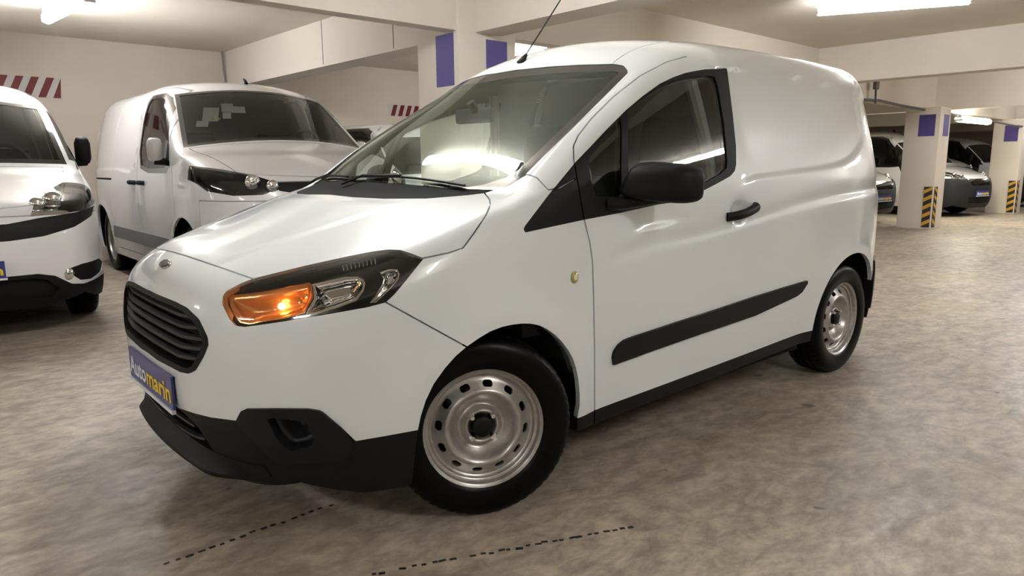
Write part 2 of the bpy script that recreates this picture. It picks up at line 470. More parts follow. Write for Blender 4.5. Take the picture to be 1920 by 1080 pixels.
# ================================================================= the garage
BR = rad(1.14)                       # the building's grid is turned a touch against the van
def bw(u, v, z=0.): return (u*cos(BR)-v*sin(BR), u*sin(BR)+v*cos(BR), z)
def binv(x, y): return (x*cos(BR)+y*sin(BR), -x*sin(BR)+y*cos(BR))
ZC = 2.70                            # ceiling
def concrete_paint(name, base, var=.04, rough=.75):
    m = mat(name, base, rough, spec=.25); nt, N, L, b = nodes(m)
    tc = N.new('ShaderNodeTexCoord')
    n1 = N.new('ShaderNodeTexNoise'); n1.inputs['Scale'].default_value = 1.3; n1.inputs['Detail'].default_value = 5
    n2 = N.new('ShaderNodeTexNoise'); n2.inputs['Scale'].default_value = 45; n2.inputs['Detail'].default_value = 3
    cr = N.new('ShaderNodeValToRGB'); cr.color_ramp.elements[0].position = .3; cr.color_ramp.elements[1].position = .7
    cr.color_ramp.elements[0].color = (*[c*(1-var) for c in base], 1); cr.color_ramp.elements[1].color = (*[min(1, c*(1+var)) for c in base], 1)
    bp_ = N.new('ShaderNodeBump'); bp_.inputs['Strength'].default_value = .12; bp_.inputs['Distance'].default_value = .004
    L.new(tc.outputs['Object'], n1.inputs['Vector']); L.new(tc.outputs['Object'], n2.inputs['Vector'])
    L.new(n1.outputs[0], cr.inputs[0]); L.new(cr.outputs[0], b.inputs['Base Color']); L.new(n2.outputs[0], bp_.inputs['Height']); L.new(bp_.outputs[0], b.inputs['Normal'])
    return m
M['wall'] = concrete_paint('painted_wall', (.71, .645, .56))
M['ceiling'] = concrete_paint('painted_ceiling', (.71, .645, .56))
M['beam'] = concrete_paint('painted_beam', (.71, .645, .56))
M['column'] = concrete_paint('painted_column', (.71, .645, .56))
M['purple'] = mat('purple_paint', (.085, .062, .25), .6)
M['hazard_black'] = mat('hazard_black', (.015, .015, .014), .5)
M['hazard_yellow'] = mat('hazard_yellow', (.60, .33, .02), .5)
M['tape_red'] = mat('tape_red', (.17, .006, .012), .5)
M['tape_white'] = mat('tape_white', (.62, .60, .585), .5)
M['conduit'] = mat('grey_conduit', (.12, .115, .11), .6)
M['cable'] = mat('grey_cable', (.26, .24, .215), .6)
M['lampbody'] = mat('lamp_housing', (.7, .7, .68), .5)
def floor_mat():
    m = mat('polished_concrete', (.3, .27, .22), .45, spec=.4); nt, N, L, b = nodes(m)
    tc = N.new('ShaderNodeTexCoord')
    def nz(scale, det, st=(1, 1, 1), rough=.6, dist=0., rot=0.):
        mp = N.new('ShaderNodeMapping'); mp.inputs['Scale'].default_value = st; mp.inputs['Rotation'].default_value = (0, 0, rot)
        n = N.new('ShaderNodeTexNoise'); n.inputs['Scale'].default_value = scale; n.inputs['Detail'].default_value = det; n.inputs['Roughness'].default_value = rough; n.inputs['Distortion'].default_value = dist
        L.new(tc.outputs['Object'], mp.inputs[0]); L.new(mp.outputs[0], n.inputs['Vector']); return n
    def ramp(src, p0, c0, p1, c1):
        r = N.new('ShaderNodeValToRGB'); r.color_ramp.elements[0].position = p0; r.color_ramp.elements[1].position = p1
        r.color_ramp.elements[0].color = (*c0, 1); r.color_ramp.elements[1].color = (*c1, 1); L.new(src.outputs[0], r.inputs[0]); return r
    def mix(a, bb, fac, mode='MIX'):
        x = N.new('ShaderNodeMix'); x.data_type = 'RGBA'; x.blend_type = mode
        if isinstance(fac, float): x.inputs[0].default_value = fac
        else: L.new(fac, x.inputs[0])
        L.new(a, x.inputs[6]); L.new(bb, x.inputs[7]); return x.outputs[2]
    big = ramp(nz(.55, 6, (1, 1, 1), .6, 1.2), .34, (.25, .212, .168), .68, (.50, .43, .345))
    mid = ramp(nz(2.6, 8, (1, 1.6, 1), .68, 1.5, .4), .36, (.205, .176, .142), .66, (.56, .485, .395))
    c = mix(big.outputs[0], mid.outputs[0], .5)
    fine = ramp(nz(9, 8, (1, 1.7, 1), .72, .35, .9), .38, (.42, .41, .40), .62, (1.22, 1.19, 1.14))
    c = mix(c, fine.outputs[0], .62, 'MULTIPLY')
    # trowel marks: pale scuffs
    scn = nz(3.0, 9, (1, 2.6, 1), .74, 1.1, .5); sc = ramp(scn, .58, (0, 0, 0), .72, (1, 1, 1))
    pl = N.new('ShaderNodeRGB'); pl.outputs[0].default_value = (.56, .505, .435, 1)
    fm = N.new('ShaderNodeMath'); fm.operation = 'MULTIPLY'; fm.inputs[1].default_value = .5; L.new(sc.outputs[0], fm.inputs[0])
    c = mix(c, pl.outputs[0], fm.outputs[0])
    # ochre stains
    st = ramp(nz(1.1, 4, (1, 1, 1), .55, .8), .56, (0, 0, 0), .74, (1, 1, 1))
    oc = N.new('ShaderNodeRGB'); oc.outputs[0].default_value = (.44, .35, .22, 1)
    f2 = N.new('ShaderNodeMath'); f2.operation = 'MULTIPLY'; f2.inputs[1].default_value = .45; L.new(st.outputs[0], f2.inputs[0])
    c = mix(c, oc.outputs[0], f2.outputs[0])
    # dark drips
    dn = nz(7.5, 2, (1, 1, 1), .4, 0.); dk = ramp(dn, .735, (0, 0, 0), .755, (1, 1, 1))
    db = N.new('ShaderNodeRGB'); db.outputs[0].default_value = (.06, .05, .04, 1)
    f3 = N.new('ShaderNodeMath'); f3.operation = 'MULTIPLY'; f3.inputs[1].default_value = .7; L.new(dk.outputs[0], f3.inputs[0])
    c = mix(c, db.outputs[0], f3.outputs[0])
    L.new(c, b.inputs['Base Color'])
    rr = N.new('ShaderNodeMapRange'); rr.inputs[1].default_value = .3; rr.inputs[2].default_value = .7; rr.inputs[3].default_value = .34; rr.inputs[4].default_value = .58
    L.new(scn.outputs[0], rr.inputs[0]); L.new(rr.outputs[0], b.inputs['Roughness'])
    bp_ = N.new('ShaderNodeBump'); bp_.inputs['Strength'].default_value = .10; bp_.inputs['Distance'].default_value = .006
    L.new(scn.outputs[0], bp_.inputs['Height']); L.new(bp_.outputs[0], b.inputs['Normal'])
    return m
M['floor'] = floor_mat()
def slab(name, lo, hi, material, bevel=0.):
    m = MB(); m.bbox(lo, hi); m.v = [bw(*p) for p in m.v]
    o = m.build(name, M[material], None, False, bevel); o['kind'] = 'structure'; return o
X0, X1, Y0, Y1 = -9.5, 31.0, -7.6, 7.6
slab('floor', (X0, Y0, -.12), (X1, Y1+.2, 0), 'floor')
slab('ceiling', (X0, Y0, ZC), (X1, Y1+.2, ZC+.2), 'ceiling')
slab('wall_back', (X0, Y1, 0), (X1, Y1+.2, ZC), 'wall')
slab('wall_front', (X0, Y0-.2, 0), (X1, Y0, ZC), 'wall')
slab('wall_left', (X0-.2, Y0, 0), (X0, Y1+.2, ZC), 'wall')
slab('wall_right', (X1, Y0, 0), (X1+.2, Y1+.2, ZC), 'wall')
# ---- beams
ZB, ZB2 = 2.223, 2.09
AV0, AV1 = 2.165, 2.31
slab('beam_long', (X0, AV0, ZB), (9.30, AV1, ZC), 'beam')
slab('beam_long', (9.55, AV0, ZB2), (X1, AV1, ZC), 'beam')
BU = [-3.0, 3.165, 9.26, 13.95, 19.3, 25.0]
for u in BU:
    zb = ZB if u < 10 else ZB2
    slab('beam_cross', (u, Y0, zb), (u+.28, AV0 if u > 4 else AV0, ZC), 'beam')
    slab('beam_cross', (u, AV1, zb), (u+.28, Y1, ZC), 'beam')
slab('beam_long', (X0, -4.9, ZB), (X1, -4.7, ZC), 'beam')
# construction joints on the beam faces
for u, v in ((3.165, 3.36), (3.165, 4.75), (9.26, -.62)):
    m = MB(); m.bbox((u-.003, v-.004, ZB+.02), (u+.01, v+.004, ZC)); m.v = [bw(*p) for p in m.v]
    o = m.build('trim_1', M['conduit']); o['kind'] = 'structure'
# ---- columns with purple panels and hazard strips
def column(u, v, du, dv, ztop, panels, strips, z0=0.):
    m = MB(); m.bbox((u, v, z0), (u+du, v+dv, ztop)); m.v = [bw(*p) for p in m.v]
    o = m.build('column', M['column'], None, False, .008); o['kind'] = 'structure'
    for face, a, b, za, zb in panels:
        q = MB()
        if face == 'x': q.bbox((u-.003, v+a, za), (u+.001, v+b, zb))
        else: q.bbox((u+a, v-.003, za), (u+b, v+.001, zb))
        q.v = [bw(*p) for p in q.v]; q.build('painted_panel', M['purple'], o)
    for face, a, b, za, zb in strips:
        q = MB()
        if face == 'x': q.bbox((u-.010, v+a, za), (u+.001, v+b, zb))
        else: q.bbox((u+a, v-.010, za), (u+b, v+.001, zb))
        q.v = [bw(*p) for p in q.v]; st = q.build('hazard_strip', M['hazard_black'], o)
        w = b-a; n = 5; per = (zb-za)/n; sl = w*.55
        for i in range(n):
            z1 = za+per*(i+.12); h = per*.46
            pts = [(a, z1+sl), (b, z1), (b, min(z1+h, zb)), (a, min(z1+h+sl, zb))]
            if face == 'x': V_ = [(u-d, v+y, z) for d in (.0135, .009) for y, z in pts]
            else: V_ = [(u+y, v-d, z) for d in (.0135, .009) for y, z in pts]
            q = MB().add([bw(*p) for p in V_], [(0, 1, 2, 3), (7, 6, 5, 4), (0, 4, 5, 1), (1, 5, 6, 2), (2, 6, 7, 3), (3, 7, 4, 0)])
            q.build('hazard_stripe', M['hazard_yellow'], st)
    return o
c0 = binv(2.94, 2.20)
column(c0[0], c0[1], .62, .57, ZC, [('x', .06, .30, 1.80, 2.21), ('y', .29, .52, 1.80, 2.18)], [('x', .06, .20, .04, .75), ('y', .06, .20, .04, .75)])
c1 = binv(13.02, 2.04)
column(c1[0], c1[1], .52, .56, ZB2, [('x', .07, .33, 1.60, 1.965), ('y', .18, .45, 1.60, 1.965)], [('x', .02, .15, .03, .735), ('y', .03, .17, .03, .735)])
c2 = binv(18.35, 2.16)
column(c2[0], c2[1], .50, .56, ZB2, [('x', .08, .34, 1.60, 1.955), ('y', .18, .45, 1.60, 1.955)], [('x', .02, .15, .03, .735), ('y', .03, .17, .03, .735)])
c3 = binv(9.1, 2.15)
column(c3[0], c3[1], .52, .56, ZB, [('x', .07, .33, 1.65, 2.0), ('y', .18, .45, 1.65, 2.0)], [('x', .02, .15, .03, .735)])
c4 = binv(-3.1, 2.12)
column(c4[0], c4[1], .55, .56, ZB, [('x', .07, .33, 1.75, 2.15)], [])
for u in (-3.1, 3.0, 9.1, 13.6, 18.9, 24.9): column(u, -5.05, .55, .55, ZB, [('x', .1, .35, 1.7, 2.05)], [])
# ---- red and white warning tape on the back wall
def tape(u0, u1, z0, z1, slant, n, w):
    v = Y1-.004
    m = MB(); m.bbox((u0, v-.002, z0), (u1, v+.003, z1)); m.v = [bw(*p) for p in m.v]
    o = m.build('warning_tape', M['tape_white'])
    per = (u1-u0)/n
    for i in range(n):
        a = u1-w-.02-per*i; b = min(a+w, u1)
        pts = [(a, z0), (b, z0), (min(b+slant, u1), z1), (min(a+slant, u1), z1)]
        q = MB().add([bw(x, v-d, z) for d in (.006, .001) for x, z in pts], [(3, 2, 1, 0), (4, 5, 6, 7), (0, 1, 5, 4), (1, 2, 6, 5), (2, 3, 7, 6), (3, 0, 4, 7)])
        q.build('tape_stripe', M['tape_red'], o)
    return o
t1 = binv(1.06, 7.6); t2 = binv(5.62, 7.6)
tag(tape(t1[0]-.152*14, t1[0]+.0, 1.985, 2.215, .105, 14, .078), 'red and white warning tape on the back wall above the compact van', 'tape')
tag(tape(t2[0], t2[0]+.14*8, 1.965, 2.14, .06, 8, .075), 'red and white warning tape on the back wall near the hidden van', 'tape')
# ---- conduits and cables
def cable(name, pts, r, label, cat='cable', mk='conduit'):
    o = MB().tube(pts, r, 8).build(name, M[mk], None, True); tag(o, label, cat); return o
cable('wall_cable', [(2.97, 7.56, 2.70), (2.98, 7.575, 2.45), (3.0, 7.575, 2.2), (3.0, 7.575, 0.1)], .014, 'straight grey cable running down the back wall', mk='cable')
cable('loose_cable', curve([on_y(432, 96, 7.50), on_y(437, 118, 7.50), on_y(450, 140, 7.50), on_y(470, 160, 7.50), on_y(480, 166, 7.50)], 5, False), .010, 'thin loose cable curling off the back wall', mk='cable')
yv = 2.30
pc = [on_y(1600, 186, yv), on_y(1648, 188.5, yv), on_y(1690, 198, yv), on_y(1742, 207, yv)]
cable('beam_conduit', pc, .022, 'grey conduit along the beam beside the junction box', 'conduit')
cable('hanging_conduit', [on_y(1768, 204, 2.18), on_y(1776, 212, 2.18), on_y(1800, 217, 2.18), on_y(1852, 226, 2.18), on_y(1905, 236, 2.18), on_y(1960, 240, 2.18)], .018, 'grey conduit carrying the hanging lamp past the purple-marked column', 'conduit')
jb = on_y(1643, 160, 2.28)
j = empty('junction_box', tuple(jb)); tag(j, 'small dark junction box on the beam above the conduit', 'junction box')
MB().box((0, 0, 0), (.11, .06, .12)).build('box_body', M['conduit'], j, False, .01)
MB().tube([(0, .0, -.05), (.02, 0, -.27)], .016, 8).build('box_stem', M['conduit'], j, True)
# ---- fluorescent lamps
M['tube'] = mat('lamp_diffuser', (.9, .9, .85), .4, emis=(.985, 1., 1.015), estr=LAMP_STRENGTH)
M['tube_far'] = mat('lamp_diffuser_warm', (.9, .9, .8), .4, emis=(1., .96, .78), estr=LAMP_STRENGTH*.8)
def prof_mesh(L, w, h, mk, n=10):
    m = MB()
    pts = [(w*.5*cos(t), -h*sin(t)) for t in np.linspace(-.6, pi+.6, n)]
    for x in (-L/2, -L/2+.01, L/2-.01, L/2):
        s_ = .8 if abs(x) > L/2-.005 else 1.
        m.v += [(x, y*s_, z*s_) for y, z in pts]
    for i in range(3):
        for k in range(n-1): m.f.append((i*n+k, i*n+k+1, (i+1)*n+k+1, (i+1)*n+k))
    m.f += [tuple(range(n)), tuple(3*n+k for k in range(n))[::-1]]
    return m
ZL = ZC-.11
def lamp(x, y, z, rz, label, L=1.25, group=None, mk='tube', w=.105, where=None):
    end = '' if where is None else '_%s_offscreen' % where
    o = empty('ceiling_lamp'+end, (x, y, z), rz); tag(o, label, 'lamp', group)
    MB().bbox((-L/2-.02, -w*.30, .02), (L/2+.02, w*.30, .11 if z > 2.5 else .06)).build('lamp_housing', M['lampbody'], o, False, .008)
    prof_mesh(L, w, .055, mk).build('lamp_diffuser'+end, M[mk], o, True)
    for s_ in (-1, 1): MB().box((s_*(L/2), 0, -.02), (.02, w*.9, .05)).build('lamp_end_cap', M['lampbody'], o, False, .005)
    return o
lamp(.775, 5.22, ZL, rad(96), 'lit ceiling lamp over the gap between the two parked vans by the back wall')
lamp(6.52, .35, ZL, rad(-62), 'lit ceiling lamp between the two cross beams, above the tail of the white van')
lamp(5.50, 4.74, ZL, rad(-62), 'lit ceiling lamp behind the column, glimpsed beside the van aerial')
fl0, fl1 = on_y(1798, 226, 2.18), on_y(1851, 235.5, 2.18); fc = (fl0+fl1)/2
lamp(fc[0], fc[1], fc[2]+.05, math.atan2(*(fl1-fl0)[[1, 0]]), 'lit lamp hanging from the conduit between the two far columns', L=float(np.linalg.norm((fl1-fl0)[:2])), mk='tube_far', w=.15)
# the same grid of lamps carried on past the edges of the picture
for x, y, where, label in ((1.06, .45, 'bonnet', 'lit ceiling lamp straight above the bonnet of the white van'),
        (-4.4, .40, 'left_aisle', 'lit ceiling lamp over the aisle ahead of the white van'),
        (-4.4, 5.2, 'left_wall', 'lit ceiling lamp by the back wall past the compact van with fog lamps'),
        (-4.4, -3.9, 'front_left', 'lit ceiling lamp near the front wall ahead of the white van'),
        (1.06, -3.9, 'front', 'lit ceiling lamp near the front wall beside the white van bonnet'),
        (6.5, -3.9, 'front_right', 'lit ceiling lamp near the front wall behind the white van tail'),
        (12.0, -3.9, 'front_far', 'lit ceiling lamp near the front wall across from the first far column'),
        (12.0, -.45, 'right_aisle', 'lit ceiling lamp over the aisle before the first far column'),
        (17.4, .30, 'right_far', 'lit ceiling lamp over the aisle before the second far column'),
        (22.8, .30, 'right_end', 'lit ceiling lamp over the aisle past the second far column')):
    lamp(*bw(x, y)[:2], ZL, rad(92), label, where=where)
# ---- dotted chalk lines left on the floor by a dragged hose
def dots(p0, p1, n, label):
    o = empty('floor_mark', (*p0[:2], 0)); tag(o, label, 'floor mark')
    d = np.array(p1)-np.array(p0); L = np.linalg.norm(d); a = math.atan2(d[1], d[0])
    me = MB().box((0, 0, .0008), (.019, .010, .0016)).mesh('mark_dash')
    for i in range(n):
        if random.random() < .12: continue
        q = d*(i+.5)/n+np.array([random.gauss(0, .003), random.gauss(0, .003), 0])
        k = link('mark_dash', me, M['hazard_black'], o); k.location = (q[0], q[1], 0); k.rotation_euler = (0, 0, a+random.gauss(0, .1)); k.scale = (random.uniform(.6, 1.2), random.uniform(.7, 1.2), 1)
dots(on_z(300, 1062, 0), on_z(625, 945, 0), 17, 'dashed dark floor mark running under the front bumper')
dots(on_z(690, 1078, 0), on_z(1205, 984, 0), 30, 'longer dashed dark floor mark in front of the steered wheel')

# ================================================================= the white van in front
XF, XR, WZ, WR = .80, 3.289, .302, .3075         # axle positions, wheel centre height, tyre radius
CHAR = C1([(.0, .80), (.8, .82), (1.209, .845), (1.548, .892), (1.877, .914), (2.282, .956), (2.763, 1.009), (3.56, 1.052), (4.2, 1.08)])
RECT = C1([(1.9, 1.56), (2.288, 1.572), (2.607, 1.583), (3.028, 1.569), (3.548, 1.542), (4.2, 1.50)])
REC = curve([(2.0, 1.085), (2.3, 1.098), (2.62, 1.115), (3.073, 1.144), (3.30, 1.19), (3.46, 1.27), (3.50, 1.38), (3.52, 1.50), (3.5, 1.70), (2.0, 1.70)], 4)
def main_extra(x, z):
    v = np.zeros_like(x)
    # swage line: the door skin steps in under it
    zc = CHAR(x)
    amp = .009*sstep(1.15, 1.5, x)
    d = zc-z
    v -= amp*np.exp(-((d-.035)/.03)**2)
    # edge between side panel and roof rail
    zr = RECT(x)
    v += .014*sstep(2.0, 2.25, x)*sstep(-.009, .009, z-zr)
    # pressed-in cargo panel
    r = poly_sd(np.stack([x, z], 1), REC)
    v -= .011*sstep(.02, -.02, r)*sstep(2.12, 2.30, x)
    # flared wheel arches
    for xc, rr in ((XF, .37), (XR, .40)):
        dd = np.sqrt((x-xc)**2+(z-WZ)**2)
        v += .016*np.exp(-((dd-rr)/.07)**2)*sstep(.12, .3, z)
    # scooped cup behind the door handle
    v -= .022*np.exp(-(((x-2.150)/.062)**2+((z-.952)/.045)**2)**2)
    # hollow in the door skin below the mirror
    v -= .012*np.exp(-((x-1.55)/.17)**2)*sstep(0, .05, z-zc)*np.exp(-((z-.955)/.06)**2)
    return v
def hood_crease(x, a):
    # raised centre of the bonnet
    u = x-.3*a*a
    v = .007*sstep(-.022, .022, (.27+.30*x)-a)*sstep(.03, .16, u)*sstep(.66, .56, u)
    # windscreen pillars stand proud of the glass
    return v+.016*sstep(0, .04, a-(.728-.14*(x-1.03)))*sstep(.86, 1.0, x)*sstep(1.80, 1.55, x)
SXk = [-.2, .1, .3, .5, .8, 1.1, 1.6, 2.2, 2.8, 3.3, 3.6, 3.85, 4.05, 4.25]
SZk = [.10, .3, .5, .7, .85, .95, 1.05, 1.2, 1.4, 1.6, 1.8]
mid = np.array([.83, .852, .866, .872, .872, .868, .855, .825, .772, .708, .63])
front = np.array([.83, .852, .866, .870, .862, .850, .84, .82, .76, .70, .63])
rows = [front-.13, front-.055, front-.02, front-.004, front+.002, mid, mid, mid, mid, mid-.004, mid-.034, mid-.125, mid-.25, mid-.40]
main_body = Body(
    F=[(.10, .16), (.2, .075), (.3, .02), (.4, -.016), (.5, -.024), (.6, -.026), (.7, -.014), (.78, .006), (.86, .042), (.95, .12), (1.1, .3)],
    bow=[(0, 0), (.2, .003), (.4, .020), (.55, .066), (.7, .168), (.8, .29), (.9, .45), (1.1, .85)],
    T=[(-.3, .66), (-.1, .755), (0, .818), (.073, .858), (.2, .905), (.4, .966), (.55, 1.014), (.667, 1.050), (.715, 1.066), (.755, 1.092), (.82, 1.139), (.95, 1.232),
       (1.2, 1.386), (1.4, 1.500), (1.558, 1.592), (1.7, 1.657), (1.9, 1.718), (2.2, 1.760), (2.6, 1.775), (3.1, 1.779), (3.5, 1.772), (3.8, 1.762), (4.0, 1.745), (4.3, 1.66)],
    shift=[(-.3, .3), (1.8, .3), (2.4, .1), (3, 0), (4.3, 0)],
    crown=[(-.3, .04), (.1, .04), (.6, -.01), (.95, 0), (1.3, .06), (1.7, .16), (2.2, .2), (4.3, .22)],
    SX=SXk, SZ=SZk, S=rows, R=[(.1, 4.10), (.4, 4.14), (.9, 4.15), (1.3, 4.13), (1.6, 4.10), (1.8, 4.0)],
    rnose=.10, rside=[(-.2, .30), (.2, .26), (.55, .19), (.8, .10), (1.0, .075), (1.4, .09), (2.0, .20), (3, .22), (3.6, .18), (4.3, .18)], rrear=.2, extra=main_extra, textra=hood_crease)

xs = np.concatenate([np.linspace(0, .42, 120)[:-1], np.linspace(.42, 1, 90)]); ys = np.linspace(0, 1, 52); zs = np.linspace(0, 1, 110)
V, T = main_body.half(xs, ys, zs, ((-.35, 4.45), (-1.15, 0), (-.02, 2.05)), ((.55, 3.65), (-.35, 0), (.42, .85)))
V[np.abs(V[:, 1]) < 1e-6, 1] = 0
LAB = np.zeros(len(T), int)
LN = {}
def lid(n): return LN.setdefault(n, len(LN)+1)

# outlines traced on the photograph; each only gives a direction, the body gives the distance
PX = {}
PX['screen'] = [(984, 328), (1080, 234), (1177, 137), (1176, 130), (1169, 122.5), (1150, 119.5), (1090, 121), (1030, 124.5), (965, 131), (900, 142.5), (700, 200), (500, 340), (539, 354),
                (600, 362), (660, 368.5), (720, 371.5), (800, 371), (850, 367), (880, 364.5), (908, 361), (955, 346)]
PX['hood'] = [(908, 361), (880, 364.5), (850, 367), (800, 371), (720, 371.5), (660, 368.5), (600, 362), (539, 354), (380, 360), (150, 420), (290, 463), (350, 480), (415, 502), (472, 522),
              (520, 535), (700, 530), (794, 484), (842, 474), (868, 465), (889, 437), (912, 402), (919, 385), (918, 374)]
PX['bumper'] = [(150, 420), (290, 463), (350, 480), (415, 502), (472, 522), (520, 545), (690, 545), (724, 567), (800, 609), (878, 652), (850, 700), (820, 806), (800, 1100), (50, 1100), (50, 420)]
PX['lower'] = [(50, 640), (237, 677), (290, 727), (335, 765), (365, 775), (395, 782.5), (445, 789), (455, 770), (465, 766), (520, 765), (590, 767), (605, 771.5), (640, 801), (667, 827), (725, 817), (785, 806),
               (830, 796), (830, 1100), (50, 1100)]
PX['bezel'] = [(445, 789), (455, 769.5), (464, 765.5), (520, 765), (578, 765.5), (600, 769), (640, 801), (660, 826), (657, 845), (650, 858), (640, 862), (590, 865), (535, 866), (517, 862), (498, 845), (470, 815)]
PX['foghole'] = [(503, 784), (512, 781.5), (572, 788), (578, 793), (579, 803), (590, 818), (586, 832), (575, 837), (548, 842), (538, 838), (520, 818)]
PX['headlight'] = [(417, 571), (417.5, 556), (424, 546), (450, 532), (475, 522), (520, 511), (575, 497.5), (620, 487.5), (662, 478.5), (700, 471), (728, 467.5), (750, 468.5), (772, 475.5), (795, 484), (778, 505),
                   (755, 534), (740, 552), (724, 567), (690, 576), (662, 581), (620, 588.5), (586, 594), (531, 603), (490, 609), (459, 613), (441, 611), (430, 598)]
PX['grille'] = [(150, 470), (250, 528), (293, 551), (330, 566), (351, 577), (373, 598), (389.5, 632), (391, 647), (382, 669), (367, 694.5), (354, 700.5), (339, 697.5), (296, 675), (260, 647), (150, 560)]
PX['intake'] = [(150, 630), (256, 710), (300, 741), (334, 767), (346, 775), (373, 803), (402, 848), (395, 847), (360, 824), (314, 788), (256, 735), (150, 645)]
PX['hl_amber'] = [(424, 556), (432, 549), (472, 544), (522, 536), (578, 524), (583, 532), (585, 555), (570, 586), (531, 597), (487, 603), (463, 608), (444, 604), (433, 588), (426, 570)]
PX['hl_brown'] = [(426, 556), (436, 551), (470, 547), (480, 565), (494, 588), (500, 598), (468, 604), (446, 600), (434, 584)]
PX['hl_pale'] = [(478, 549), (500, 547), (529, 543), (536, 558), (538, 578), (534, 590), (504, 596), (492, 582), (484, 564)]
PX['hl_chrome'] = [(580, 526), (610, 519), (641, 513), (669, 512), (680, 518), (685, 529), (682, 544), (669, 563), (632, 577), (586, 589), (570, 588), (586, 556), (584, 532)]
PX['hl_ring'] = [(712, 507), (730, 501), (746, 502), (750, 512), (748, 523), (733, 541), (718, 556), (706, 567), (694, 568), (706, 552), (718, 531), (720, 520)]
PX['door'] = [(1374, 107), (1335, 101.5), (1292, 104.5), (1250, 116), (1199, 143), (1147, 184), (1109, 222), (1084, 254), (1075, 274), (1076, 300), (1084, 345), (1094, 405), (1106, 455), (1111, 490), (1113, 560), (1115, 660),
              (1115, 775), (1113, 840)]
PX['fender'] = [(908, 361), (955, 346), (984, 328), (990, 327.5), (1006, 332.5), (1028, 356), (1050, 352), (1090, 330), (1130, 500), (1140, 900), (700, 900), (700, 470), (795, 484), (905, 430)]
PX['trim'] = [(985, 436), (981.5, 430), (984, 424), (1028, 366), (1079, 304), (1107, 275), (1140, 240), (1173, 207), (1205, 180), (1237, 157), (1262, 145), (1284, 137), (1303, 133), (1322, 130), (1363, 128), (1367, 158), (1374, 215), (1380, 273),
              (1380.5, 308), (1378, 320), (1370, 330), (1345, 344), (1318, 358), (1250, 380), (1164, 399), (1096, 412), (1040, 424)]
PX['quarter'] = [(1163, 221), (1140, 248), (1104, 292), (1103, 300), (1108, 338), (1116, 366), (1122, 369), (1160, 369), (1165, 362), (1166, 240)]
PX['pane'] = [(1177, 211), (1196, 193), (1216, 177.5), (1235, 164), (1254, 155), (1275, 148), (1296, 144), (1325, 141), (1340, 144), (1347, 165), (1358, 235), (1364, 300), (1363, 315), (1352, 326), (1316, 346), (1240, 366), (1179, 376)]
PX['molding'] = [(1148.5, 682.5), (1146, 670), (1149, 658), (1157, 646), (1168, 637), (1182, 631.5), (1265, 604), (1340, 580), (1413, 555.5), (1470, 538), (1510, 526), (1511, 530), (1500, 547), (1490, 555), (1475, 562), (1413, 590.5), (1302, 628), (1220, 656.5)]
PX['arch'] = [(783.5, 806.5), (789, 780), (798, 751.5), (813, 720), (834.5, 690), (855, 667), (875, 650), (898, 634), (920, 621), (941, 613), (961, 608.5), (980, 606.5), (995, 606.8), (1011, 610), (1026, 617), (1041, 628), (1054.5, 641.5),
              (1066, 657), (1075, 674), (1081, 693), (1085, 715), (1087, 740), (1087, 760), (1083, 782), (1075, 1000), (760, 1000), (775, 880)]

def sd_px(P, name):
    q, w = topx(P); return poly_sd(q, PX[name])*w/FPX
def cents(): return V[T].mean(1)
def vis(near):
    t = V[T[near]]; n = np.cross(t[:, 1]-t[:, 0], t[:, 2]-t[:, 0]); return ((CAMP-t[:, 0])*n).sum(1) > 0
def region(name, fn, allow=None, gap=0., gapif=None, usevis=True, refine_w=.012):
    """cut the body along fn = 0 and give the inside to a named part"""
    global V, T, LAB
    if refine_w:
        d = np.abs(fn(V)); near = (d[T].min(1) < refine_w)
        V, T, LAB = refine(V, T, near, LAB)
    for lv in ((-gap, gap) if gap else (0.,)):
        V, T, LAB = cut(V, T, fn(V)-lv, LAB)
    c = cents(); d = fn(c); ok = np.ones(len(T), bool)
    if usevis:
        near = d < gap+.001; ok = np.zeros(len(T), bool); ok[near] = vis(near)
    if allow is not None: ok &= np.isin(LAB, [0 if a == 0 else lid(a) for a in allow])
    ins = ok & (d < (-gap if gap else 0)); LAB[ins] = lid(name)
    if gap:
        st = ok & (np.abs(d) <= gap)
        if gapif is not None:
            gi = gapif(c); LAB[st & ~gi & (d < 0)] = lid(name); st &= gi
        LAB[st] = lid('gap')
PXF = lambda n: (lambda P: sd_px(P, n))
G = .0024
# wheel openings, sill, underside
region('void', PXF('arch'))
def rear_arch(P):
    dx = P[:, 0]-(XR+.005); dz = P[:, 2]-WZ
    rx = np.where(dx < 0, .415, .372)
    return np.where(dz > 0, (np.sqrt((dx/rx)**2+(dz/.372)**2)-1)*.38, np.maximum(np.abs(dx)-rx, -.3))
region('void', lambda P: np.maximum(rear_arch(P), P[:, 1]+.3), [0], usevis=False)
SILL = C1([(.9, .252), (1.16, .258), (1.8, .275), (2.4, .293), (2.9, .308), (3.3, .31), (4.2, .31)])
def below(P, off): return P[:, 2]-(SILL(P[:, 0])-off)
region('hood', PXF('hood'), [0], G)
region('bumper', PXF('bumper'), [0], G)
region('screen', PXF('screen'), [0, 'hood', 'gap'])
DOORR = C1([(.2, 2.235), (.6, 2.25), (.9, 2.245), (1.1, 2.19), (1.3, 2.135), (1.55, 2.05), (1.8, 1.98)])
def door_f(P):
    q, w = topx(P); poly = PX['door']+[(1800, 1000), (1800, 107)]
    return np.maximum(poly_sd(q, poly)*w/FPX, P[:, 0]-DOORR(P[:, 2]))
region('door', door_f, [0], G, gapif=lambda c: c[:, 0] < DOORR(c[:, 2])-.02)
region('fender', PXF('fender'), [0], G, gapif=lambda c: topx(c)[0][:, 1] < 380)
region('trim', PXF('trim'), [0, 'door', 'fender'])
region('quarter', PXF('quarter'), ['trim', 'gap', 'door'])
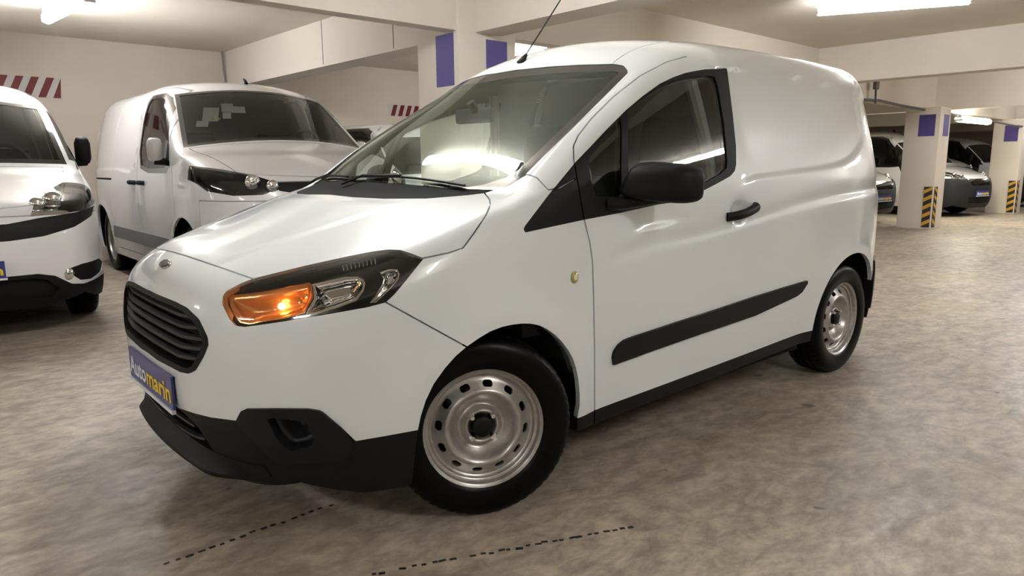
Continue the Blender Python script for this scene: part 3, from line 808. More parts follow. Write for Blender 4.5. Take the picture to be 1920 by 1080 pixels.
region('pane', PXF('pane'), ['trim', 'gap', 'door'])
def strip(pts, w):
    c_ = curve(pts, 4, False); d_ = np.gradient(c_, axis=0); n_ = np.stack([-d_[:, 1], d_[:, 0]], 1)/np.linalg.norm(d_, axis=1)[:, None]
    return np.concatenate([c_+n_*w, (c_-n_*w)[::-1]])
PX['ditch'] = strip([(1149, 118.5), (1165, 106), (1185, 95), (1210, 86), (1235, 80.5), (1255, 78)], .9)
region('gap', PXF('ditch'), [0])
region('headlight', PXF('headlight'), [0, 'hood', 'bumper', 'fender', 'gap'])
region('hl_rim', lambda P: np.maximum(-sd_px(P, 'headlight')-.011, topx(P)[0][:, 0]+.25*(topx(P)[0][:, 1]-540)-447), ['headlight'])
for n in ('hl_amber', 'hl_chrome', 'hl_ring'): region(n, PXF(n), ['headlight', 'hl_rim'])
for n in ('hl_brown', 'hl_pale'): region(n, PXF(n), ['hl_amber', 'headlight'])
region('grille', PXF('grille'), ['bumper'])
region('grille_frame', lambda P: -sd_px(P, 'grille')-.016, ['grille'])
region('molding', PXF('molding'), ['door', 0])
region('lower', PXF('lower'), ['bumper', 0, 'fender'])
region('bezel', PXF('bezel'), ['lower', 'bumper'])
region('foghole', PXF('foghole'), ['bezel', 'lower'])
region('intake', PXF('intake'), ['lower', 'bumper'])
region('frit', lambda P: -sd_px(P, 'screen')-.028, ['screen'])
def cowl_f(P):   # band of black plastic between bonnet and glass
    a2 = P[:, 1]**2; return (P[:, 0]-.30*a2)-(.768+.02*sstep(.5, .75, np.abs(P[:, 1])))
region('cowl', cowl_f, ['screen', 'frit'])
region('sill', lambda P: below(P, 0), [0, 'door', 'fender'], usevis=False)
region('void', lambda P: below(P, .058), usevis=False, refine_w=0, allow=[0, 'sill', 'door', 'fender'])
region('void', lambda P: np.maximum(below(P, 0.), .9-P[:, 0]), usevis=False, refine_w=0, allow=['gap'])
region('void', lambda P: P[:, 2]-(.185+.03*np.clip(P[:, 0], 0, 1)), ['lower', 'bumper', 'bezel', 'intake', 0], usevis=False, refine_w=0)
# tail: bumper and lamps
region('rear_bumper', lambda P: np.maximum(P[:, 2]-(.60+.0*P[:, 0]), 3.60+.10*(P[:, 2]-.3)-P[:, 0]), [0], usevis=False)
region('tail_lamp', lambda P: np.maximum(np.maximum(3.98-P[:, 0], np.abs(P[:, 2]-.93)-.20), -(P[:, 1]+.50)*-1), [0], usevis=False)

NRM = main_body.grad(V)
def tri(name): return T[LAB == (0 if name == 0 else lid(name))]

VAN = empty('delivery_van', (0, 0, 0))
tag(VAN, 'white small panel van with silver steel wheels and lit orange indicator, parked in front', 'van')
def part(name, lab, material, parent=VAN, mirror='both', depth=.012, off=0., **k):
    v, t, n = panel(V, NRM, tri(lab) if isinstance(lab, (str, int)) else lab, depth, off, mirror, **k)
    return link(name, mesh_np(name, v, t, n), M[material] if isinstance(material, str) else material, parent)
shell = part('body_shell', 0, 'paint', depth=.022)
hood = part('hood', 'hood', 'paint', depth=.022)
bumper = part('front_bumper', 'bumper', 'paint', depth=.03)
lowb = part('lower_bumper', 'lower', 'plastic', depth=.03)
for mir in ('near', 'far'):
    part('fender', 'fender', 'paint', mirror=mir, depth=.022)
    part('sill_trim', 'sill', 'plastic', mirror=mir, depth=.05, dirn=(0, 1, 0))
    d = part('front_door', 'door', 'paint', mirror=mir, depth=.022)
    part('window_trim', 'trim', 'plastic', d, mir, .02)
    part('quarter_window', 'quarter', 'glass', d, mir, 0, -.004)
    part('door_window', 'pane', 'glass', d, mir, 0, -.006)
    part('tail_lamp', 'tail_lamp', 'red_lens', mirror=mir)
part('panel_gap_seal', 'gap', 'paint', depth=0, off=-.022)   # flange deep in the joint; the joint shades itself
part('windscreen_border', 'frit', 'gloss_black', depth=.006, off=-.002)
part('windscreen', 'screen', 'screen', depth=0, off=-.002)
part('cowl_panel', 'cowl', 'dark', depth=.01, off=-.004)
part('rear_bumper', 'rear_bumper', 'plastic', off=.01, depth=.05)

# ---------------------------------------------------------------- van details
def hit(px, py, off=0.):
    P, ok = main_body.hit(ray(px, py), CAMP, .8, 7.); n = main_body.grad(P)
    return P[0]+n[0]*off
def normal_at(P): return main_body.grad(np.atleast_2d(P))[0]
def soft(name, lab, material, parent, mirror, offv, depth=0.):
    """patch pushed in by a varying depth, shaded by its own shape"""
    v, t, n = panel(V, NRM, tri(lab), depth, offv, mirror)
    return link(name, mesh_np(name, v, t, None), M[material], parent)
# headlights: housing, lit indicator bowl, chrome bowls, clear lens
def bowl(poly, d0, d1, w): return -(d0+d1*sstep(0, w, -sd_px(V, poly)))
offs = {'hl_amber': bowl('hl_amber', .012, .035, .05), 'hl_chrome': bowl('hl_chrome', .014, .045, .05), 'hl_ring': bowl('hl_ring', .010, .018, .02)}
lens_t = np.concatenate([tri(n) for n in ('headlight', 'hl_rim', 'hl_amber', 'hl_brown', 'hl_pale', 'hl_chrome', 'hl_ring')])
ribs = [hit(642+7.5*i, 501-1.6*i, -.008) for i in range(9)]
bulb = hit(520, 568, -.027); sparks = [hit(x, y, -.026) for x, y in ((571.7, 531), (572, 541), (577, 556), (564, 573), (558, 560))]; bulb2 = hit(573, 548, -.03)
for mir in ('near', 'far'):
    sgn = 1 if mir == 'near' else -1
    h = part('headlight', 'headlight', 'gloss_black', VAN, mir, .055, -.010)
    part('indicator_rim', 'hl_rim', 'amber', h, mir, .02, -.006)
    soft('indicator_bowl', 'hl_amber', 'amber', h, mir, offs['hl_amber'])
    soft('reflector_bowl', 'hl_chrome', 'chrome', h, mir, offs['hl_chrome'])
    soft('reflector_ring', 'hl_ring', 'chrome', h, mir, offs['hl_ring'])
    part('lens', lens_t, 'lens', h, mir, 0)
    soft('indicator_shade', 'hl_brown', 'amber', h, mir, offs['hl_amber'])
    soft('indicator_panel', 'hl_pale', 'amber', h, mir, offs['hl_amber'])
    for q in sparks: MB().sphere(q*[1, sgn, 1], .0062, 10, 6).build('indicator_facet', M['chrome'], h, True)
    MB().sphere(bulb*[1, sgn, 1], .011, 14, 8, sc=(.9, 1.25, .9)).build('indicator_bulb', M['amber_bulb'], h, True)
    MB().sphere(bulb2*[1, sgn, 1], .012).build('headlamp_bulb', M['chrome'], h, True)
    for r in ribs: MB().box(r*[1, sgn, 1], (.004, .006, .022)).build('reflector_rib', M['chrome'], h)

# grille
gr = part('grille', 'grille_frame', 'plastic', VAN, 'both', .06, .002)
part('grille_backing', np.concatenate([tri('grille'), tri('grille_frame')]), 'dark', gr, 'both', 0, -.07)
for b_, c_ in (((330, 588), (366, 592)), ((331.5, 610.5), (379, 614)), ((333, 630), (390, 638)), ((330, 650), (388, 656)), ((327, 668.6), (376, 676))):
    B, Cc = hit(*b_, -.022), hit(*c_, -.022)
    line = []
    for t in np.linspace(-1, 1, 41):
        y = t*Cc[1]; a = abs(y); z = B[2] if a < abs(B[1]) else B[2]+(Cc[2]-B[2])*(a-abs(B[1]))/max(abs(Cc[1])-abs(B[1]), 1e-3)
        x = float(main_body.F(np.array(z))+main_body.bow(np.array(a)))+.024
        line.append((x, y, z))
    MB().tube(line, .0095, 6, sx=1.5, up=(0, 0, 1)).build('grille_slat', M['slat'], gr, True)
# emblem: dark oval in a bright ring
bp = hit(308, 495); bp[1] = 0.
bp[0] = float(main_body.shoot(np.array([[.6, 0, bp[2]]]), np.array([[-.4, 0, bp[2]]]))[0, 0]); bn = normal_at(bp)
bu = np.array([0, 1., 0]); bv = np.cross(bn, bu)
def oval(a, b, h0, h1, n=40):
    m = MB(); th = np.linspace(0, 2*pi, n, endpoint=False)
    lo = [bp+bn*h0+bu*a*cos(t)+bv*b*sin(t) for t in th]; hi = [bp+bn*h1+.94*(bu*a*cos(t)+bv*b*sin(t)) for t in th]
    m.add(lo+hi+[bp+bn*(h1+.002)], [(i, (i+1) % n, n+(i+1) % n, n+i) for i in range(n)]+[(n+i, n+(i+1) % n, 2*n) for i in range(n)]); return m
badge = oval(.047, .020, 0, .006).build('badge', M['chrome'], VAN, True)
oval(.041, .0165, .005, .0095).build('badge_face', mat('badge_dark', (.05, .055, .065), .2, .3, .6), badge, True)
def text_mesh(txt, size, depth=.0006, bold=0.):
    cu = bpy.data.curves.new('lettering', 'FONT'); cu.body = txt; cu.size = size; cu.extrude = depth; cu.offset = bold
    o = bpy.data.objects.new('lettering', cu); COL.objects.link(o)
    dg = bpy.context.evaluated_depsgraph_get(); me = bpy.data.meshes.new_from_object(o.evaluated_get(dg))
    bpy.data.objects.remove(o); return me
_tm = {}
def dealer_plate(parent, pos, facing, w=.52, h=.11, text=True, name='number_plate'):
    """blue dealer plate; facing = direction the plate looks towards (unit, horizontal)"""
    p = np.array(pos, float); n = np.array([cos(facing), sin(facing), 0]); u = np.array([-n[1], n[0], 0]); k = np.array([0, 0, 1.])
    R = Matrix((tuple(n), tuple(u), tuple(k))).transposed()
    pl = MB().box(p, (.008, w, h), R=R).build(name, M['plate_blue'], parent)
    MB().box(p+n*.004-k*(h*.5+.004), (.012, w+.012, .012), R=R).build('plate_frame', M['plate_white'], pl)
    if text:
        for txt, mk, u0 in (('Auto', 'plate_white', -.475), ('marin', 'plate_yellow', -.055)):
            if txt not in _tm: _tm[txt] = text_mesh(txt, .118, bold=.0022)
            me = _tm[txt].copy(); me.materials.clear()
            xs_ = [v.co.x for v in me.vertices]; x0, x1 = min(xs_), max(xs_); tw = (.40 if txt == 'Auto' else .53)*w
            me.transform(Matrix.Translation((-x0, 0, 0))); me.transform(Matrix.Diagonal((tw/(x1-x0), h*.80/.11*.92, 1, 1)))
            o = link('plate_lettering', me, M[mk], pl)
            a = p+n*.0052+u*(u0*w)-k*(h*.30)
            o.matrix_world = Matrix(((u[0], k[0], n[0], a[0]), (u[1], k[1], n[1], a[1]), (u[2], k[2], n[2], a[2]), (0, 0, 0, 1)))
    return pl
plate = dealer_plate(VAN, (-.028, 0, .463), pi)
M['slat2'] = mat('bezel_plastic', (.008, .008, .009), .45, spec=.25)
# lower intake with its slats, front lip
lip_top = [hit(x, y, .004) for x, y in ((292, 768), (314, 788), (360, 824), (395, 847), (410, 858))]
ik = part('lower_intake', 'intake', 'dark', VAN, 'both', 0, -.05)
part('lower_bumper_bridge', 'intake', 'dark', ik, 'both', .05, -.045)
for a_, b_ in (((297, 751), (364, 800)), ((297, 766), (384, 825))):
    A, B = hit(*a_, -.008), hit(*b_, -.008)
    z0 = A[2]; line = []
    for t in np.linspace(-1, 1, 31):
        y = t*abs(B[1]); a = abs(y); s_ = min(1, a/abs(B[1])); z = z0+(B[2]-z0)*s_**2
        line.append((float(main_body.F(np.array(z))+main_body.bow(np.array(a)))+.010, y, z))
    MB().tube(line, .007, 6, sx=1.6).build('intake_slat', M['slat'], ik, True)
def lip():
    rows_ = []
    for y in np.linspace(-.60, .60, 49):
        a = abs(y); e = float(sstep(.58, .36, np.array(a))); bo = float(main_body.bow(np.array(a)))
        def xs_(z): return float(main_body.F(np.array(z)))+bo
        lx = (xs_(.235)-.002)*(1-e)+(-.014+.16*a*a)*e
        rows_.append([(xs_(.30)+.03, y, .300), (xs_(.295)-.002, y, .295), (xs_(.27)*(1-.55*e)+lx*.55*e, y, .266), (lx, y, .243), (lx+.004, y, .228), (lx+.03, y, .219), (lx+.20, y, .215)])
    n = 7; k = len(rows_)
    m = MB().add([q_ for r in rows_ for q_ in r], [(i*n+j, (i+1)*n+j, (i+1)*n+j+1, i*n+j+1) for i in range(k-1) for j in range(n-1)])
    return m.build('front_lip', M['plastic'], VAN, True)
lip()
for mir in ('near', 'far'):
    fz = part('fog_bezel', 'bezel', 'slat2', VAN, mir, .05, .009)
    soft('fog_recess', 'foghole', 'slat', fz, mir, bowl('foghole', .03, .055, .04))
    part('side_molding', 'molding', 'plastic', VAN, mir, .03, .013)

# roof aerial
A0 = hit(977, 117); A1 = on_y(1100, -78, A0[1])
ant = MB().tube([A0-[0, 0, .006], A0+[.012, 0, .012], A0+(A1-A0)*.07], [.022, .014, .008], 12).build('roof_aerial', M['plastic'], VAN, True)
MB().tube([A0+(A1-A0)*.05, A0+(A1-A0)*.5, A1], [.0042, .003, .0022], 8).build('aerial_rod', M['plastic'], ant, True)
# wing repeater
sp = hit(1077, 520); sn_ = normal_at(sp)
# door mirrors, handles
def mirror_shell():
    c = on_y(1240, 343, -.975)
    ts = np.linspace(0, 1, 23); m = MB(); n = 32
    for t in ts:
        e = max(.03, (max(0., 1-abs(2*t-1)**4.5))**.5)
        y = -.868-.240*t
        for k in range(n):
            th = 2*pi*k/n; ct, st = cos(th), sin(th)
            sx_ = math.copysign(abs(ct)**(.55 if ct > 0 else .85), ct); sz_ = math.copysign(abs(st)**.62, st)
            hx = .066 if ct < 0 else .046
            hz = .070 if st > 0 else .068
            m.v.append((c[0]-.058+.118*t+hx*sx_*e+.040*sz_*(1-t)**1.5, y, c[2]+.010-.018*t+hz*sz_*(.30+.70*e)))
    r = len(ts)
    for i in range(r-1):
        for k in range(n): m.f.append((i*n+k, i*n+(k+1) % n, (i+1)*n+(k+1) % n, (i+1)*n+k))
    m.f.append(tuple(range(n))); m.f.append(tuple((r-1)*n+k for k in range(n))[::-1])
    return m, c
h0, h1 = hit(1362, 407), hit(1411, 389)
for mir in ('near', 'far'):
    sgn = 1 if mir == 'near' else -1
    mm, mc = mirror_shell()
    if sgn < 0: mm.v = [(x, -y, z) for x, y, z in mm.v]
    mo = mm.build('door_mirror', M['plastic'], VAN, True)
    arm = [(mc[0]-.13, -.835*sgn, mc[2]-.075), (mc[0]-.09, -.875*sgn, mc[2]-.072), (mc[0]-.02, -.92*sgn, mc[2]-.062), (mc[0]+.03, -1.02*sgn, mc[2]-.055)]
    MB().tube(arm, [.026, .024, .022, .012], 12, sx=2.2).build('mirror_arm', M['plastic'], mo, True)
    MB().box((mc[0]+.048, -.985*sgn, mc[2]-.002), (.006, .16, .105), rz=.5*sgn).build('mirror_glass', M['chrome'], mo)
    hp = [h0+normal_at(h0)*.004, h0*.75+h1*.25+normal_at(h0)*.026, h0*.4+h1*.6+normal_at(h0)*.030, h1+normal_at(h1)*.018, h1+(h1-h0)*.06+normal_at(h1)*.004]
    MB().tube([p*[1, sgn, 1] for p in curve(hp, 5, False)], [.019+.003*i/20 for i in range(21)], 12, sx=.8, up=(0, 0, 1)).build('door_handle', M['plastic'], VAN, True)
    q = sp*[1, sgn, 1]
    w = MB().sphere(q, .02, sc=(.95, .45, 1.1)).build('side_repeater', mat('repeater_lens', (.42, .40, .14), .15, 0, .5), VAN, True)
    MB().sphere(q-[0, .004*sgn, 0], .013, sc=(.9, .6, 1.)).build('repeater_core', mat('repeater_core', (.75, .72, .45), .2, 0, .5), w, True)
# wipers, parked low on the glass
def on_screen(u, y, off=.012):
    x = u+.30*y*y
    P = main_body.shoot(np.array([[x+.35, y, .75]]), np.array([[x-.20, y, 1.85]]))
    # slide to the wanted station
    for _ in range(6): P = main_body.shoot(P-[[-.25, 0, .35]]+[[x-P[0, 0], 0, 0]], P+[[-.2, 0, .35]]+[[x-P[0, 0], 0, 0]])
    return P[0]+normal_at(P[0])*off
for ya, yb in ((.02, -.58), (.60, .06)):
    pts = [on_screen(.752+.012*sin(t*3), ya+(yb-ya)*t, .007) for t in np.linspace(0, 1, 9)]
    wv = MB().tube(pts, .0045, 6).build('wiper', M['plastic'], VAN, True)
    MB().tube([on_screen(.715, ya+.02, .008), pts[1]+[0, 0, .004], pts[4]+[0, 0, .005]], .005, 6).build('wiper_arm', M['plastic'], wv, True)

# ---------------------------------------------------------------- wheels
def wheel_meshes(scale=1.):
    out = {}
    # tyre: polar grid with real shoulder notches and grooves
    prof = [(.197, -.070), (.200, -.082), (.205, -.088), (.216, -.093), (.235, -.0985), (.258, -.100), (.277, -.0965), (.291, -.089), (.299, -.081), (.3035, -.072), (.3055, -.066),
            (.3065, -.050), (.3065, -.043), (.2995, -.042), (.2995, -.034), (.3070, -.033), (.3075, -.010), (.2995, -.009), (.2995, .009), (.3075, .010), (.3070, .033), (.2995, .034), (.2995, .042), (.3065, .043), (.3055, .066),
            (.3035, .072), (.291, .089), (.258, .100), (.216, .093), (.197, .070)]
    n = 224; m = len(prof); Vv = []
    for i in range(n):
        t = 2*pi*i/n
        for r, y in prof:
            if .298 < r and .045 < abs(y) < .083 and i % 4 == 0: r -= .003
            if abs(r-.2995) > .003 and abs(y) < .05 and i % 6 == 0: r -= .0025
            Vv.append((r*cos(t), y, r*sin(t)))
    q = np.array([(i*m+k, i*m+k+1, ((i+1) % n)*m+k+1, ((i+1) % n)*m+k) for i in range(n) for k in range(m-1)])
    me = mesh_np('tyre', Vv, q[:, ::-1]); me.set_sharp_from_angle(angle=rad(35)); out['tyre'] = me
    # steel rim with oval openings
    rp = C1([(.034, .050), (.042, .040), (.048, .030), (.057, .029), (.064, .040), (.072, .050), (.085, .045), (.100, .030), (.112, .014), (.120, .0075), (.127, .0065), (.134, .011), (.148, .022), (.162, .032), (.172, .036)])
    rr = np.concatenate([np.linspace(.034, .172, 70)]); na = 288
    R_, A_ = np.meshgrid(rr, np.arange(na)*2*pi/na, indexing='ij'); Y_ = rp(R_)-.082
    P = np.stack([R_*np.cos(A_), Y_, R_*np.sin(A_)], -1).reshape(-1, 3); k = len(rr)
    qd = np.array([(i*na+j, (i+1)*na+j, (i+1)*na+(j+1) % na, i*na+(j+1) % na) for i in range(k-1) for j in range(na)])
    Tt = np.concatenate([qd[:, [0, 1, 2]], qd[:, [0, 2, 3]]])
    def holes(P):
        r = np.hypot(P[:, 0], P[:, 2]); a = np.arctan2(P[:, 2], P[:, 0]); s_ = 2*pi/12
        da = (a+s_*.5) % s_-s_*.5
        u = np.maximum(np.abs(da*r)-.0075, 0); return np.hypot(u, (r-.1495)*.95)-.0098
    P, Tt = cut(P, Tt, holes(P)); Tt = Tt[holes(P[Tt].mean(1)) > 0]
    gn = C1([(r, 0) for r in (.03, .2)])
    rN = np.hypot(P[:, 0], P[:, 2]); dy = (rp(rN+5e-4)-rp(rN-5e-4))/1e-3
    Nn = np.stack([dy*P[:, 0]/rN, -np.ones(len(P)), dy*P[:, 2]/rN], 1); Nn /= np.linalg.norm(Nn, axis=1)[:, None]
    v, t, nn = panel(P, Nn, Tt, .006, 0, 'near', False)
    out['disc'] = mesh_np('wheel_disc', v, t, nn)
    b = MB().lathe([(.170, -.046), (.176, -.048), (.180, -.054), (.181, -.060), (.185, -.063), (.190, -.064), (.192, -.070), (.194, -.078), (.198, -.081), (.203, -.086), (.2075, -.085), (.2085, -.080), (.205, -.074), (.199, -.066), (.192, -.05), (.180, .02), (.185, .07), (.197, .075)], 96)
    out['rim'] = b.mesh('rim', True)
    hub = MB().lathe([(.0005, -.070), (.012, -.0695), (.030, -.068), (.0345, -.064), (.036, -.030)], 32)
    out['cap'] = hub.mesh('hub_cap', True)
    bolt = MB().lathe([(.0005, -.070), (.007, -.070), (.0098, -.066), (.0105, -.050), (.0135, -.044), (.0135, -.03)], 12)
    out['bolt'] = bolt.mesh('wheel_bolt', True)
    out['back'] = MB().lathe([(.0005, .0), (.165, .0), (.172, .03)], 48).mesh('brake_drum', True)
    return out
WM = wheel_meshes()
M['hubgrey'] = mat('brake_dark', (.02, .02, .02), .7)
def wheel(parent, x, y, z, steer=0., flip=False, bolts=True, spin=.3, sc=1., disc='steel'):
    w = empty('wheel', (x, y, z), steer+(pi if flip else 0), parent); w.scale = (sc, 1, sc)
    link('tyre', WM['tyre'], None, w).data.materials.clear() if False else None
    for n, key, mk in (('tyre', 'tyre', 'rubber'), ('rim', 'rim', disc), ('wheel_disc', 'disc', disc), ('hub_cap', 'cap', 'plastic'), ('brake_drum', 'back', 'hubgrey')):
        o = link(n, WM[key], M[mk], w)
        if len(o.material_slots) and o.material_slots[0].material != M[mk]:
            o.material_slots[0].link = 'OBJECT'; o.material_slots[0].material = M[mk]
        o.rotation_euler = (0, spin, 0)
    if bolts:
        for k in range(4):
            o = link('wheel_bolt', WM['bolt'], M['chrome'], w); a = pi/4+k*pi/2+spin*0
            o.location = (.050*cos(a), 0, .050*sin(a))
    return w
STEER = rad(-25.1)
wheel(VAN, XF, -.735, WZ, STEER, spin=.13)
wheel(VAN, XF, .735, WZ, STEER, flip=True)
wheel(VAN, XR, -.74, WZ, 0, spin=.2)
wheel(VAN, XR, .74, WZ, 0, flip=True)
# ---------------------------------------------------------------- underside and wheel wells
def well(x, r, y0, y1, name='wheel_well'):
    m = MB(); n = 24
    for i in range(n+1):
        t = rad(-8)+rad(196)*i/n
        for y in (y0, y1): m.v.append((x+r*cos(t), y, WZ+r*sin(t)))
        m.v.append((x, y1, WZ))
    for i in range(n):
        m.f += [(i*3, i*3+1, i*3+4, i*3+3), (i*3+1, i*3+2, i*3+4)]
    return m
for s_ in (-1, 1):
    well(XF, .385, .80*s_, .42*s_).build('wheel_well', M['dark'], VAN)
    well(XR, .40, .80*s_, .45*s_).build('wheel_well', M['dark'], VAN)
MB().bbox((1.22, -.80, .20), (2.86, .80, .30)).build('underbody', M['dark'], VAN)
MB().bbox((.35, -.42, .19), (1.22, .42, .80)).build('engine_bay_tray', M['dark'], VAN)
MB().bbox((2.86, -.45, .30), (4.0, .45, .42)).build('rear_floor', M['dark'], VAN)
MB().tube([(XR, -.66, WZ-.03), (XR, .66, WZ-.03)], .04, 12).build('rear_axle', M['hubgrey'], VAN, True)
M['rusty'] = noisy(mat('dusty_steel', (.2, .19, .18), .7, .3), (.12, .11, .10), (.30, .29, .27), 12, 4)
MB().lathe([(.001, -.62), (.07, -.62), (.085, -.60), (.085, -.30), (.07, -.28), (.001, -.28)], 24, (2.98, 0, .245)).build('muffler', M['rusty'], VAN, True)
# ---------------------------------------------------------------- cabin
lin = np.concatenate([tri(n) for n in (0, 'door', 'fender', 'trim', 'gap', 'frit')])
cc = V[lin].mean(1); lin = lin[(cc[:, 0] > .98) & (cc[:, 0] < 2.40) & (cc[:, 2] > .45)]
part('cabin_lining', lin, 'trimgrey', VAN, 'both', 0, -.03)
m = MB()
prof = [(1.00, .55), (.93, 1.02), (1.02, 1.055), (1.16, 1.06), (1.27, 1.03), (1.31, .95), (1.30, .80), (1.38, .72), (1.38, .55)]
m.prism(prof, 1, -.74, .74)
dash = m.build('dashboard', M['dash'], VAN, False, .02)
MB().prism([(1.08, 1.05), (1.12, 1.10), (1.24, 1.115), (1.30, 1.09), (1.31, 1.03)], 1, -.56, -.18).build('instrument_hood', M['dash'], dash, False, .015)
MB().box((1.14, -.02, 1.066), (.09, .05, .03)).build('dash_sensor', M['dash'], dash, False, .006)
sw = empty('steering_wheel', (1.50, -.38, 1.03), 0, VAN); sw.rotation_euler = (0, rad(-62), 0)
MB().tube([(.178*cos(t), .178*sin(t), 0) for t in np.linspace(0, 2*pi, 40, endpoint=False)], .017, 10, closed=True).build('steering_rim', mat('film_wrap', (.34, .42, .41), .25, 0, .5), sw, True)
mm = MB(); mm.sphere((0, 0, -.02), .06, sc=(1, 1, .45))
for a in (0, pi*.5*1.1, pi, ): mm.tube([(0, 0, -.02), (.17*cos(a+pi/2), .17*sin(a+pi/2), 0)], .014, 8)
mm.build('steering_hub', M['dash'], sw, True)
MB().tube([(1.50, -.38, 1.01), (1.25, -.38, .88)], .04, 10).build('steering_column', M['dash'], VAN, True)
def seat(y):
    s_ = empty('seat', (1.95, y, .42), 0, VAN)
    MB().prism([(-.28, .0), (-.30, .16), (-.24, .22), (.10, .19), (.26, .16), (.27, .0)], 1, -.25, .25).build('seat_cushion', M['fabric'], s_, False, .05, 3)
    MB().prism([(.12, .16), (.22, .66), (.27, .72), (.36, .70), (.36, .55), (.28, .12)], 1, -.24, .24).build('backrest', M['fabric'], s_, False, .05, 3)
    MB().prism([(.20, .735), (.19, .80), (.23, .945), (.27, .965), (.33, .95), (.33, .76), (.30, .735)], 1, -.125, .125).build('headrest', M['fabric'], s_, False, .035, 3)
    MB().tube([(.28, -.06, .69), (.27, -.06, .76)], .008, 8).build('headrest_post', M['chrome'], s_, True)
    MB().tube([(.28, .06, .69), (.27, .06, .76)], .008, 8).build('headrest_post', M['chrome'], s_, True)
    MB().bbox((-.2, -.2, -.18), (.2, .2, .0)).build('seat_base', M['dark'], s_)
seat(-.42); seat(.42)
MB().prism([(-.74, .3), (-.76, .9), (-.70, 1.3), (-.60, 1.62), (.60, 1.62), (.70, 1.3), (.76, .9), (.74, .3)], 0, 2.40, 2.43).build('bulkhead', M['trimgrey'], VAN)
rvm = hit(944, 178, -.07); rvm[1] = 0.0
MB().box((rvm[0]+.03, 0.02, rvm[2]-.005), (.035, .22, .065), rz=.15).build('rear_view_mirror', M['dash'], VAN, False, .012)
MB().tube([(rvm[0]+.02, 0, rvm[2]+.01), (rvm[0]-.01, 0, rvm[2]+.05)], .02, 8).build('mirror_mount', M['dash'], VAN, True)
for y in (-.36, .36):
    vp = main_body.shoot(np.array([[1.9, y, 1.0]]), np.array([[1.62, y, 2.0]]))[0]
    MB().box((vp[0]+.02, y, vp[2]-.055), (.16, .34, .014), R=Matrix.Rotation(rad(-18), 3, 'Y')).build('sun_visor', M['beige'], VAN, False, .004)
for s_ in (-1, 1):
    MB().tube([(2.03, -.655*s_, 1.55), (2.09, -.72*s_, 1.25), (2.11, -.76*s_, 1.0)], .028, 8).build('pillar_trim', M['beige'], VAN, True)

